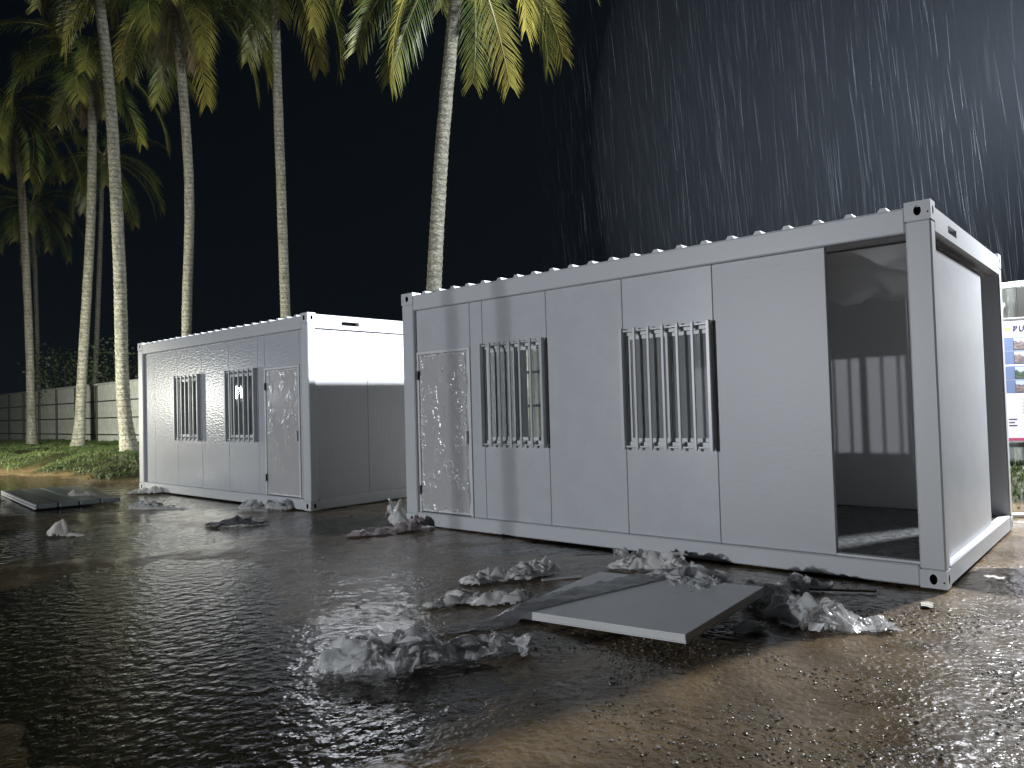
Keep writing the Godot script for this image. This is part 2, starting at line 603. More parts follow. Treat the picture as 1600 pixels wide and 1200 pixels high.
func make_cabin(root: Node3D, spec: Dictionary) -> void:
	var L := CL
	var W := CW
	var post_l := 0.205
	var post_r := 0.175
	var pe := 0.13           # width of the posts seen from the ends
	var F: Material = M.frame_steel
	var zb := -W
	var rt := 2.785
	# posts
	for c in [[0.0, post_l, -pe, 0.0], [L - post_r, L, -pe, 0.0], [0.0, post_l, zb, zb + pe], [L - post_r, L, zb, zb + pe]]:
		bar(root, "corner_post", Vector3(c[0] + 0.002, 0.13, c[2] + 0.002), Vector3(c[1] - 0.002, 2.67, c[3] - 0.002), F, 0.012)
	for c in [[0.0, post_l, -pe - 0.01, 0.0, 1.0, -1.0], [L - post_r, L, -pe - 0.01, 0.0, 1.0, 1.0], [0.0, post_l, zb, zb + pe + 0.01, -1.0, -1.0], [L - post_r, L, zb, zb + pe + 0.01, -1.0, 1.0]]:
		casting(root, Vector3(c[0], 0.0, c[2]), Vector3(c[1], 0.13, c[3]), c[4], c[5], false)
		casting(root, Vector3(c[0], 2.67, c[2]), Vector3(c[1], CH + 0.012, c[3]), c[4], c[5], true)
	# long rails
	for z in [[-0.10, -0.003], [zb + 0.003, zb + 0.10]]:
		bar(root, "top_rail", Vector3(post_l, 2.59, z[0]), Vector3(L - post_r, rt - 0.01, z[1]), F, 0.010)
		bar(root, "bottom_rail", Vector3(post_l, 0.004, z[0]), Vector3(L - post_r, 0.155, z[1]), F, 0.010)
	# end rails; the top one has a forklift slot cut through it
	for e in [0, 1]:
		var xo := 0.003 if e == 0 else L - 0.003
		var xi := 0.10 if e == 0 else L - 0.10
		var xa := minf(xo, xi)
		var xb := maxf(xo, xi)
		var z1 := -pe - 0.01
		var z0 := zb + pe + 0.01
		bar(root, "bottom_end_rail", Vector3(xa, 0.004, z0), Vector3(xb, 0.155, z1), F, 0.010)
		var rail := MB.new()
		var sa := -0.90
		var sb := -0.58
		rail.box(Vector3(xa, 2.60, z0), Vector3(xb, rt - 0.01, sa))
		rail.box(Vector3(xa, 2.60, sb), Vector3(xb, rt - 0.01, z1))
		rail.box(Vector3(xa, 2.60, sa), Vector3(xb, 2.655, sb))
		rail.box(Vector3(xa, 2.715, sa), Vector3(xb, rt - 0.01, sb))
		part(root, "top_end_rail", rail.mesh(F), null)
		var xl := xb - 0.014 if e == 0 else xa + 0.002
		bar(root, "slot_shade", Vector3(xl, 2.6555, sa + 0.0005), Vector3(xl + 0.012, 2.7145, sb - 0.0005), M.dark_steel_and_shade, 0.002)  # near-black plate closing the slot, painted as the shade inside it
	# roof sheet with raised ribs running front to back
	var roof := MB.new()
	var x := 0.03
	var pitch := 0.243
	var up := Vector3.UP
	var yl := rt - 0.008
	while x < L - 0.05:
		var xe := minf(x + pitch, L - 0.02)
		var prof := [[x, yl], [x + pitch * 0.36, yl], [x + pitch * 0.44, yl + 0.028], [x + pitch * 0.60, yl + 0.028], [x + pitch * 0.68, yl], [xe, yl]]
		for k in prof.size() - 1:
			var p0 := Vector3(minf(prof[k][0], xe), prof[k][1], -0.012)
			var p1 := Vector3(minf(prof[k + 1][0], xe), prof[k + 1][1], -0.012)
			roof.quad(p0, p1, p1 + Vector3(0, 0, zb + 0.03), p0 + Vector3(0, 0, zb + 0.03), up)
			for zz in [0.0, zb + 0.03]:
				var o := Vector3(0, 0, zz)
				roof.quad(p0 + o, p1 + o, Vector3(p1.x, yl - 0.008, p1.z) + o, Vector3(p0.x, yl - 0.008, p0.z) + o, Vector3(0, 0, 1 if zz == 0.0 else -1))
		x = xe if xe >= L - 0.021 else x + pitch
	part(root, "roof_sheet", roof.mesh(M.roof_sheet), null)
	bar(root, "ceiling", Vector3(0.11, 2.60, zb + 0.11), Vector3(L - 0.11, 2.66, -0.11), M.inside_panel, 0.002)
	bar(root, "floor", Vector3(0.11, 0.10, zb + 0.11), Vector3(L - 0.11, 0.150, -0.11), M.floor_vinyl, 0.002)
	# front wall
	var zf := -0.055
	var zi := zf - 0.055
	for s in spec.front:
		var a: float = s[0] + 0.0025
		var b: float = s[1] - 0.0025
		var wm: Material = M[s[3] if s.size() > 3 else spec.skin]
		match s[2]:
			"panel":
				bar(root, "wall_panel", Vector3(a, 0.156, zi), Vector3(b, 2.589, zf), wm, 0.004)
			"window":
				bar(root, "wall_panel", Vector3(a, 0.156, zi), Vector3(b, 0.985, zf), wm, 0.004)
				bar(root, "wall_panel", Vector3(a, 2.075, zi), Vector3(b, 2.589, zf), wm, 0.004)
				window(root, s[0], s[1], 0.987, 2.073, zf, 1.0, spec.panes[s[4]])
			"door":
				bar(root, "wall_panel", Vector3(a, 2.085, zi), Vector3(b, 2.589, zf), wm, 0.004)
				var frame := MB.new()
				frame.box(Vector3(a, 0.156, zi), Vector3(a + 0.03, 2.083, zf + 0.012))
				frame.box(Vector3(b - 0.03, 0.156, zi), Vector3(b, 2.083, zf + 0.012))
				frame.box(Vector3(a + 0.03, 2.05, zi), Vector3(b - 0.03, 2.083, zf + 0.012))
				part(root, "door_frame", frame.mesh(M.white_plastic), null)
				var d := bar(root, "door", Vector3(a + 0.034, 0.165, zi + 0.004), Vector3(b - 0.036, 2.045, zf - 0.004), M.white_plastic, 0.004)
				var c := d.position
				var film := part(d, "protective_film", crinkled_sheet(a + 0.05, b - 0.06, 0.19, 2.035, zf - 0.004, spec.crinkle, spec.seed, spec.film_edge, M.door_film), null, -c)
				film.set_meta("label", "crinkled clear protective film on the door")
				for y in [0.42, 1.80]:
					bar(d, "hinge", Vector3(a + 0.020, y - 0.055, zf + 0.0125) - c, Vector3(a + 0.046, y + 0.055, zf + 0.030) - c, M.dark_steel_and_shade, 0.004)
				bar(d, "handle", Vector3(b - 0.085, 0.98, zf + 0.004) - c, Vector3(b - 0.060, 1.13, zf + 0.034) - c, M.white_plastic, 0.006)
			"open":
				bar(root, "door_sill", Vector3(a, 0.156, zi), Vector3(b, 0.176, zf + 0.01), M.guard_steel, 0.003)
	# back wall
	var xb2 := post_l + 0.0
	for s in spec.back:
		var a2: float = s[0] + 0.0025
		var b2: float = s[1] - 0.0025
		if s[2] == "panel":
			bar(root, "wall_panel", Vector3(a2, 0.156, zb + 0.055), Vector3(b2, 2.589, zb + 0.11), M.inside_panel, 0.004)
		else:
			bar(root, "wall_panel", Vector3(a2, 0.156, zb + 0.055), Vector3(b2, 0.985, zb + 0.11), M.inside_panel, 0.004)
			bar(root, "wall_panel", Vector3(a2, 2.075, zb + 0.055), Vector3(b2, 2.589, zb + 0.11), M.inside_panel, 0.004)
			window(root, s[0], s[1], 0.987, 2.073, zb + 0.055, -1.0, ["window_glass", "window_glass"])
	# end walls
	for e in [0, 1]:
		for s in (spec.left_end if e == 0 else spec.right_end):
			var xa2 := 0.055 if e == 0 else L - 0.11
			bar(root, "end_panel", Vector3(xa2, 0.156, -s[1] + 0.0025), Vector3(xa2 + 0.055, s[2], -s[0] - 0.0025), M[s[3]], 0.004)


func make_cabins() -> void:
	var a := thing("site_cabin", "nearer grey flat-pack site cabin with an open doorway at its right end", "cabin", Vector3(3.058, 0.0, -5.374) - Vector3(cos(YAW_A), 0, sin(YAW_A)) * CL, -YAW_A, "flat-pack site cabins")
	make_cabin(a, {
		"front": [[0.205, 1.105, "door"], [1.105, 1.30, "panel"], [1.30, 2.215, "window", "wall_steel", 0], [2.215, 3.15, "panel"], [3.15, 4.085, "window", "wall_steel", 1], [4.085, 5.055, "panel", "droplet_steel"], [5.055, 5.651, "open"]],
		"panes": [["filmed_glass", "window_glass"], ["dimming_glass", "dimming_glass"]],
		"back": [[0.205, 1.15, "panel"], [1.15, 2.10, "panel"], [2.10, 3.05, "panel"], [3.05, 4.0, "panel"], [4.0, 4.95, "panel"], [4.95, 5.651, "panel"]],
		"left_end": [[0.13, 1.15, 2.60, "inside_panel"], [1.15, 2.25, 2.60, "inside_panel"]],
		"right_end": [[0.13, 2.22, 2.54, "wall_steel"]],
		"skin": "wall_steel", "crinkle": 0.022, "seed": 71, "film_edge": 1.0,
	})
	# plastic still hanging from the ceiling inside the open doorway
	var hang := PackedVector3Array()
	var hn := noise(FastNoiseLite.TYPE_SIMPLEX, 3.0, 77, 3)
	for r in 30:
		for q in 40:
			var u := q / 39.0
			var v := r / 29.0
			var sag := -0.30 * v * (1.0 - 0.5 * u) - 0.10 * sin(u * PI) * v + hn.get_noise_2d(u * 0.5, v * 0.25) * 0.10 * v
			hang.append(Vector3(4.55 + u * 1.1, 2.585 + sag, -0.35 - v * 1.1))
	var ceiling_film := part(a, "ceiling_film", grid_mesh(hang, 30, 40, M.inside_film), null)
	ceiling_film.set_meta("label", "loose plastic film sagging from the ceiling in the open doorway")

	var b := thing("site_cabin", "farther grey flat-pack site cabin with a bright upper end wall", "cabin", Vector3(-2.874, 0.0, -10.575) - Vector3(cos(YAW_B), 0, sin(YAW_B)) * CL, -YAW_B, "flat-pack site cabins")
	make_cabin(b, {
		"front": [[0.205, 0.62, "panel"], [0.62, 1.57, "panel"], [1.57, 2.50, "window", "film_panel", 0], [2.50, 3.43, "panel"], [3.43, 4.36, "window", "film_panel", 0], [4.36, 4.56, "panel"], [4.56, 5.52, "door"], [5.52, 5.651, "panel"]],
		"panes": [["window_glass", "window_glass"]],
		"back": [[0.205, 1.15, "panel"], [1.15, 2.10, "panel"], [2.10, 3.05, "panel"], [3.05, 4.0, "panel"], [4.0, 4.95, "panel"], [4.95, 5.651, "panel"]],
		"left_end": [[0.13, 1.15, 2.60, "wall_steel"], [1.15, 2.10, 2.60, "wall_steel"], [2.10, 2.94, 2.60, "wall_steel"]],
		"right_end": [[0.13, 1.07, 2.60, "ribbed_panel"], [1.07, 2.01, 2.60, "ribbed_panel"], [2.01, 2.94, 2.60, "ribbed_panel"]],
		"skin": "film_panel", "crinkle": 0.006, "seed": 91, "film_edge": 0.4,
	})


# ---------------------------------------------------------------- palms
func frond_mesh(length: float, a0: float, a1: float, seed_: int, tone: int) -> ArrayMesh:
	var rg := RandomNumberGenerator.new()
	rg.seed = seed_
	var mb := MB.new()
	mb.cols = true
	var green := Color(0.068, 0.108, 0.026)
	var yellow := Color(0.235, 0.21, 0.044)
	var brown := Color(0.13, 0.090, 0.055)
	var steps := 24
	var spine := [Vector3.ZERO]
	var dirs := []
	var sway := rg.randf_range(-0.25, 0.25)
	for k in steps:
		var t := k / float(steps - 1)
		var el := lerpf(a0, a1, pow(t, 0.85))
		var dv := Vector3(cos(el), sin(el), sway * t).normalized()
		dirs.append(dv)
		spine.append(spine[-1] + dv * length / steps)
	for k in steps:
		var r0 := lerpf(0.040, 0.006, k / float(steps))
		var r1 := lerpf(0.040, 0.006, (k + 1) / float(steps))
		var side := Vector3(0, 0, 1)
		var upv: Vector3 = side.cross(dirs[k]).normalized()
		mb.col = Color(0.22, 0.21, 0.07) if tone < 2 else Color(0.20, 0.15, 0.09)
		var ring0 := [spine[k] + side * r0, spine[k] + upv * r0 * 0.7, spine[k] - side * r0, spine[k] - upv * r0 * 0.7]
		var ring1 := [spine[k + 1] + side * r1, spine[k + 1] + upv * r1 * 0.7, spine[k + 1] - side * r1, spine[k + 1] - upv * r1 * 0.7]
		for j in 4:
			mb.quad(ring0[j], ring0[(j + 1) % 4], ring1[(j + 1) % 4], ring1[j], (ring0[j] + ring0[(j + 1) % 4]) * 0.5 - spine[k])
	var count := 70
	for k in count:
		var t := 0.16 + 0.84 * k / (count - 1.0)
		var f := t * steps
		var i := mini(int(f), steps - 1)
		var p: Vector3 = spine[i].lerp(spine[i + 1], f - i)
		var dv: Vector3 = dirs[i]
		var upv := Vector3(0, 0, 1).cross(dv).normalized()
		var ll := (0.30 + 0.72 * sin(PI * clampf(0.12 + t * 0.80, 0, 1))) * length / 4.4
		for s in [-1.0, 1.0]:
			if rg.randf() < 0.06:
				continue
			var fwd := lerpf(0.55, 1.3, t) + rg.randf_range(-0.12, 0.12)
			var out := (Vector3(0, 0, s) + dv * fwd + upv * rg.randf_range(-0.05, 0.30)).normalized()
			var l2 := ll * rg.randf_range(0.85, 1.1)
			var q1 := p + out * l2 * 0.5 + Vector3(0, -0.05 * l2, 0)
			var tip := p + out * l2 * 0.93 + Vector3(0, -l2 * rg.randf_range(0.18, 0.42), rg.randf_range(-0.04, 0.04))
			var wv := (dv - out * dv.dot(out)).normalized() * 0.015 * length / 4.4
			var y := clampf((smoothstep(0.6, 1.0, t) * 0.6 if tone == 0 else smoothstep(0.1, 0.7, t)) + rg.randf_range(-0.25, 0.25), 0, 1)
			mb.col = green.lerp(yellow, y) if tone < 2 else brown.lerp(Color(0.09, 0.075, 0.05), rg.randf())
			mb.quad(p - wv * 0.5, p + wv * 0.5, q1 + wv, q1 - wv, upv)
			mb.tri(q1 - wv, q1 + wv, tip, upv)
	return mb.mesh(M.frond_leaf)


func make_palm(label: String, path: Array, d0: float, d1: float, seed_: int, fronds: Array, scale: float, dead: int, share: float) -> void:
	var rg := RandomNumberGenerator.new()
	rg.seed = seed_
	var base: Vector3 = path[0]
	var t := thing("coconut_palm", label, "palm tree", base, 0.0, "coconut palms along the fence")
	var curve := Curve3D.new()
	for k in path.size():
		var p: Vector3 = path[k] - base
		var prev: Vector3 = path[maxi(k - 1, 0)]
		var next: Vector3 = path[mini(k + 1, path.size() - 1)]
		var tan := (next - prev) / 6.0
		curve.add_point(p, -tan, tan)
	var total := curve.get_baked_length()
	var rings := int(total / 0.055)
	var sides := 14
	var pts := PackedVector3Array()
	var cols := PackedColorArray()
	var nb := noise(FastNoiseLite.TYPE_SIMPLEX, 0.9, seed_ + 5, 3)
	var step := 0
	for r in rings + 1:
		var h := total * r / rings
		var p := curve.sample_baked(h, true)
		var k := h / total
		var rad := lerpf(d0, d1, k) * 0.5
		rad *= 1.0 + 0.75 * exp(-h * 2.2) * (1.0 if d0 > 0.3 else 0.4)
		# leaf scars: a shallow step every other ring
		rad *= 1.05 if step % 3 == 0 else (0.965 if step % 3 == 1 else 1.0)
		step += 1
		for s in sides + 1:
			var an := TAU * s / sides
			var rr := rad * (1.0 + 0.05 * nb.get_noise_3d(cos(an) * 0.6, h, sin(an) * 0.6) + 0.03 * nb.get_noise_3d(cos(an) * 3.0, h * 5.0, sin(an) * 3.0))
			pts.append(p + Vector3(cos(an) * rr, 0, sin(an) * rr))
			var w := 1.05 + 0.85 * nb.get_noise_3d(cos(an) * 1.2, h * 1.5, sin(an) * 1.2)
			if step % 3 == 1:
				w *= 0.55
			cols.append(Color(w, w * 1.0, w * 0.97))
	part(t, "trunk", grid_mesh(pts, rings + 1, sides + 1, M.palm_bark, cols), null)
	var top: Vector3 = path[-1] - base
	# a heart of leaf bases under the crown
	var heart := MB.new()
	heart.cols = true
	for k in 26:
		var an := TAU * k / 13.0 + rg.randf() * 0.2
		var lv := Vector3(cos(an), 0, sin(an))
		var sd := Vector3(-sin(an), 0, cos(an))
		var y0 := -0.55 if k < 13 else -0.2
		heart.col = Color(0.15, 0.115, 0.07) if k % 2 else Color(0.11, 0.09, 0.05)
		var w0 := 0.12 * scale
		var b0 := top + lv * d1 * 0.45 + Vector3(0, y0, 0) * scale
		var b1 := top + lv * (d1 * 0.5 + 0.16 * scale) + Vector3(0, y0 + 0.55, 0) * scale
		heart.quad(b0 - sd * w0, b0 + sd * w0, b1 + sd * w0 * 0.5, b1 - sd * w0 * 0.5, lv)
	part(t, "leaf_base", heart.mesh(M.frond_leaf), null)
	var ring := int(24 * share)
	for k in ring:
		var lvl := k % 3
		var which: int = [0, 2, 4][lvl] + (k / 3) % 2
		var f := part(t, "frond", fronds[which], null, top + Vector3(0, 0.05 * (2 - lvl), 0))
		f.rotation.y = k * 2.39996 + rg.randf_range(-0.2, 0.2)
		f.rotate_object_local(Vector3(0, 0, 1), rg.randf_range(-0.14, 0.14))
		f.scale = Vector3.ONE * scale * rg.randf_range(0.88, 1.12)
	for k in dead:
		var f2 := part(t, "dead_frond", fronds[6 + k % 2], null, top + Vector3(0, -0.25, 0))
		f2.rotation.y = k * 2.1 + rg.randf_range(-0.4, 0.4)
		f2.scale = Vector3.ONE * scale * rg.randf_range(0.6, 0.85)


func make_palms() -> void:
	var fr := [
		frond_mesh(4.6, 1.05, -0.75, 101, 0), frond_mesh(4.6, 0.85, -0.95, 102, 0),
		frond_mesh(4.8, 0.40, -1.35, 103, 0), frond_mesh(4.8, 0.30, -1.45, 104, 1),
		frond_mesh(4.6, -0.15, -1.52, 105, 0), frond_mesh(4.4, -0.35, -1.55, 106, 1),
		frond_mesh(3.6, -1.0, -1.57, 107, 2), frond_mesh(3.2, -1.2, -1.57, 108, 2)]
	var gr := [
		fr[0], fr[1], fr[2], frond_mesh(4.8, 0.30, -1.45, 114, 0),
		fr[4], frond_mesh(4.4, -0.35, -1.55, 116, 0), fr[6], fr[7]]
	make_palm("pale coconut palm leaning right behind the roof of the nearer cabin", [Vector3(-2.1, 0.0, -17.5), Vector3(-1.93, 1.38, -17.5), Vector3(-1.77, 4.22, -17.5), Vector3(-1.51, 7.4, -17.5), Vector3(-1.2, 10.15, -17.5), Vector3(-0.90, 12.6, -17.5)], 0.38, 0.29, 201, fr, 0.88, 0, 0.85)
	make_palm("slim coconut palm rising behind the farther cabin's right corner", [Vector3(-7.4, 0.1, -25.0), Vector3(-7.45, 1.5, -25.0), Vector3(-7.52, 4.93, -25.0), Vector3(-7.62, 11.01, -25.0), Vector3(-7.67, 14.08, -25.0), Vector3(-7.69, 17.3, -25.0)], 0.33, 0.30, 202, fr, 0.98, 0, 0.8)
	make_palm("coconut palm with a brown skirt rising behind the middle of the farther cabin", [Vector3(-10.46, 0.1, -24.0), Vector3(-10.44, 1.18, -24.0), Vector3(-10.39, 4.47, -24.0), Vector3(-10.25, 8.61, -24.0), Vector3(-10.46, 12.6, -24.0), Vector3(-10.75, 15.3, -24.0)], 0.32, 0.28, 203, fr, 0.9, 6, 0.75)
	make_palm("thick leaning coconut palm next to the farther cabin's left corner", [Vector3(-11.2, 0.25, -22.0), Vector3(-11.31, 0.75, -22.0), Vector3(-11.44, 2.38, -22.0), Vector3(-11.5, 6.16, -22.0), Vector3(-11.71, 10.96, -22.0), Vector3(-12.0, 13.87, -22.0), Vector3(-12.2, 16.6, -22.0)], 0.37, 0.29, 204, gr, 0.9, 0, 0.65)
	make_palm("coconut palm leaning right with shaggy dead leaves under its crown", [Vector3(-15.8, 0.2, -27.0), Vector3(-15.63, 0.9, -27.0), Vector3(-15.46, 3.56, -27.0), Vector3(-15.13, 8.45, -27.0), Vector3(-15.03, 12.68, -27.0), Vector3(-15.15, 14.6, -27.0)], 0.34, 0.28, 205, gr, 0.85, 9, 0.6)
	make_palm("leftmost tall coconut palm with a dark foot before the fence", [Vector3(-19.8, 0.15, -31.0), Vector3(-19.9, 0.75, -31.0), Vector3(-19.95, 3.95, -31.0), Vector3(-20.1, 8.22, -31.0), Vector3(-20.33, 12.27, -31.0), Vector3(-20.6, 14.6, -31.0)], 0.33, 0.27, 206, gr, 0.88, 9, 0.6)
	make_palm("thin far coconut palm behind the fence beside the leftmost trunk", [Vector3(-27.8, 0.0, -44.0), Vector3(-27.91, 8.03, -44.0), Vector3(-28.05, 13.0, -44.0), Vector3(-28.1, 14.0, -44.0)], 0.27, 0.23, 207, gr, 0.85, 0, 0.8)
	make_palm("thin far coconut palm above the bush behind the fence", [Vector3(-23.6, 0.0, -42.0), Vector3(-23.32, 4.75, -42.0), Vector3(-23.04, 10.53, -42.0), Vector3(-22.84, 15.26, -42.0), Vector3(-22.76, 16.0, -42.0)], 0.29, 0.24, 208, gr, 0.85, 0, 0.8)


func make_bush(label: String, at: Vector3, size: Vector3, seed_: int) -> void:
	var rg := RandomNumberGenerator.new()
	rg.seed = seed_
	var t := thing("leafy_tree", label, "tree", at, 0.0, "leafy trees behind the fence")
	var tr := MB.new()
	tr.cols = true
	tr.col = Color(0.09, 0.08, 0.06)
	var tips := []
	for k in 9:
		var an := TAU * k / 9.0 + rg.randf()
		var tip := Vector3(cos(an) * size.x * rg.randf_range(0.2, 0.42), size.y * rg.randf_range(0.45, 0.95), sin(an) * size.z * rg.randf_range(0.2, 0.42))
		tips.append(tip)
		var root := Vector3(rg.randf_range(-0.1, 0.1), 0, rg.randf_range(-0.1, 0.1))
		for j in 5:
			var a0 := TAU * j / 5.0
			var a1 := TAU * (j + 1) / 5.0
			var o0 := Vector3(cos(a0), 0, sin(a0))
			var o1 := Vector3(cos(a1), 0, sin(a1))
			tr.quad(root + o0 * 0.09, root + o1 * 0.09, tip + o1 * 0.02, tip + o0 * 0.02, o0 + o1)
	part(t, "trunk", tr.mesh(M.bush_leaf), null)
	var mb := MB.new()
	mb.cols = true
	for k in 1700:
		var c: Vector3 = tips[k % tips.size()]
		var p := c + Vector3(rg.randfn(), rg.randfn() * 0.8, rg.randfn()) * size.x * 0.13
		if p.y < 0.2:
			continue
		var d := Vector3(rg.randfn(), rg.randfn() * 0.5, rg.randfn()).normalized()
		var s := d.cross(Vector3(rg.randfn(), rg.randfn(), rg.randfn())).normalized()
		var l := rg.randf_range(0.10, 0.22)
		mb.col = Color(0.045, 0.075, 0.028).lerp(Color(0.08, 0.11, 0.04), rg.randf())
		mb.quad(p, p + d * l * 0.5 + s * l * 0.3, p + d * l, p + d * l * 0.5 - s * l * 0.3)
	part(t, "crown", mb.mesh(M.bush_leaf), null)


# ---------------------------------------------------------------- fence, banner, lamps, poles
func make_fence() -> void:
	var o := Vector3(9.93, 0.0, -9.39)
	var dirv := Vector3(-0.743, 0, -0.669).normalized()
	var t := thing("metal_fence", "tall sheet-metal yard fence with dark posts and rails", "fence", o, 0.0)
	t.basis = Basis(dirv, Vector3.UP, dirv.cross(Vector3.UP))
	var bay := 2.9
	var bays := 25
	# corrugated sheet, one mesh shared by all bays
	var sheet := MB.new()
	var nx := 120
	for k in nx:
		var x0 := bay * k / nx
		var x1 := bay * (k + 1) / nx
		var z0 := 0.009 * sin(x0 * TAU / 0.076 * 0.5)
		var z1 := 0.009 * sin(x1 * TAU / 0.076 * 0.5)
		sheet.quad(Vector3(x0, 0.18, z0), Vector3(x1, 0.18, z1), Vector3(x1, 3.0, z1), Vector3(x0, 3.0, z0), Vector3(0, 0, 1))
	var sm := sheet.mesh(null)
	# local +z of this basis points towards the yard when side = 1
	var side := 1.0 if t.basis.z.dot(Vector3(-0.656, 0, 0.755)) > 0 else -1.0
	for k in bays:
		var s := part(t, "fence_sheet", sm, M.zinc, Vector3(k * bay, 0, 0))
		s.position.y = 0.02 * sin(k * 3.7)
		for y in [0.60, 1.40, 2.20]:
			bar(t, "fence_rail", Vector3(k * bay + 0.061, y - 0.03, side * 0.04 - 0.026), Vector3((k + 1) * bay - 0.061, y + 0.03, side * 0.04 + 0.026), M.fence_timber, 0.004)
		bar(t, "cap_rail", Vector3(k * bay + 0.002, 2.99, -0.05 + side * 0.02), Vector3((k + 1) * bay - 0.002, 3.08, 0.05 + side * 0.02), M.zinc, 0.006)
	for k in bays + 1:
		bar(t, "fence_post", Vector3(k * bay - 0.06, -0.1, side * 0.055 - 0.04), Vector3(k * bay + 0.06, 2.985, side * 0.055 + 0.04), M.fence_timber, 0.006)


func make_banner() -> void:
	# a printed roll-up banner standing before the fence; its left edge shows past the cabin
	var t := thing("display_banner", "white printed display banner standing before the fence at the right edge", "banner", Vector3(7.18, 0.42, -10.95), -0.42)
	bar(t, "sheet", Vector3(0, 0.26, -0.006), Vector3(0.84, 2.04, 0.0), M.banner_white, 0.002)
	bar(t, "base", Vector3(-0.02, -0.42, -0.10), Vector3(0.86, -0.34, 0.06), M.galvanised, 0.01)
	bar(t, "stand_pole", Vector3(0.40, -0.34, -0.05), Vector3(0.43, 2.05, -0.02), M.galvanised, 0.004)
	bar(t, "top_clip", Vector3(-0.005, 2.041, -0.015), Vector3(0.845, 2.062, 0.008), M.galvanised, 0.003)
	var f := SystemFont.new()
	f.font_names = PackedStringArray(["Droid Sans"])
	f.font_weight = 700
	var tm := TextMesh.new()
	tm.text = "PU"
	tm.font = f
	tm.font_size = 32
	tm.pixel_size = 0.0036
	tm.depth = 0.003
	tm.horizontal_alignment = HORIZONTAL_ALIGNMENT_LEFT
	part(t, "lettering", tm, M.print_dark, Vector3(0.145, 1.905, 0.003))
	bar(t, "emblem", Vector3(0.055, 1.88, 0.0005), Vector3(0.115, 1.93, 0.003), M.print_orange, 0.001)
	# photographs printed on it
	for k in 4:
		var y1: float = [1.78, 1.58, 1.36, 1.16][k]
		bar(t, "print_field", Vector3(0.03, y1 - 0.19, 0.0005), Vector3(0.82, y1, 0.002), M.print_blue, 0.0005)
		var im := Image.create(96, 48, false, Image.FORMAT_RGB8)
		var nz := noise(FastNoiseLite.TYPE_SIMPLEX, 0.06, 300 + k, 4)
		for yy in 48:
			for xx in 96:
				var q := nz.get_noise_2d(xx, yy * 1.8)
				var skyline := 15.0 + nz.get_noise_1d(xx * 1.3) * 12.0
				var c := Color(0.62, 0.66, 0.72) if yy < skyline else Color(0.34, 0.33, 0.34).lerp(Color(0.20, 0.30, 0.18) if k == 2 else Color(0.50, 0.44, 0.42), clampf(q * 1.6 + 0.5, 0, 1))
				im.set_pixel(xx, yy, c)
		var pm := StandardMaterial3D.new()
		pm.resource_name = "print_photo"
		pm.albedo_texture = ImageTexture.create_from_image(im)
		pm.roughness = 0.45
		var qm := QuadMesh.new()
		qm.size = Vector2(0.60, 0.165)
		part(t, "print_photo", qm, pm, Vector3(0.45, y1 - 0.095, 0.0045))
	for k in 5:
		bar(t, "print_line", Vector3(0.22, 0.86 - k * 0.045, 0.0005), Vector3(0.62 - 0.06 * (k % 3), 0.873 - k * 0.045, 0.002), M.print_grey, 0.0004)
	for k in 3:
		bar(t, "print_line", Vector3(0.05, 0.58 - k * 0.045, 0.0005), Vector3(0.15 - 0.03 * (k % 2), 0.594 - k * 0.045, 0.002), M.print_dark, 0.0004)
	bar(t, "print_band", Vector3(0.01, 0.275, 0.0005), Vector3(0.83, 0.315, 0.002), M.print_red, 0.0004)


func make_floodlight(label: String, at: Vector3, aim: Vector3, energy: float, angle: float, color: Color, head: Vector2, glow: Material) -> void:
	var foot := Vector3(at.x, gh(at.x, at.z), at.z)
	var t := thing("floodlight", label, "floodlight", foot)
	var dirv := (aim - at).normalized()
	var hp := at - foot
	var bas := Basis.looking_at(dirv)
	var back := hp - dirv * 0.16
	bar(t, "mast", Vector3(back.x - 0.045, 0.06, back.z - 0.045), Vector3(back.x + 0.045, back.y + 0.1, back.z + 0.045), M.galvanised, 0.02)
	bar(t, "mast_foot", Vector3(back.x - 0.2, -0.02, back.z - 0.2), Vector3(back.x + 0.2, 0.06, back.z + 0.2), M.galvanised, 0.01)
	var h := part(t, "lamp_housing", chamfered(Vector3(head.x + 0.06, head.y + 0.06, 0.10), 0.012), M.lamp_housing, hp - dirv * 0.062)
	h.basis = bas
	var g := part(t, "lamp_glass", chamfered(Vector3(head.x, head.y, 0.11), 0.03), glow, hp + dirv * 0.045)
	g.basis = bas
	var l := SpotLight3D.new()
	l.name = "lamp_beam"
	l.light_energy = energy
	l.light_color = color
	l.spot_angle = angle
	l.spot_angle_attenuation = 1.0
	l.spot_range = 120.0
	l.spot_attenuation = 2.0
	l.light_size = maxf(head.x, head.y) * 0.5
	l.shadow_enabled = true
	t.add_child(l)
	l.position = hp + dirv * (maxf(head.x, head.y) * 0.5 + 0.12)
	l.basis = bas


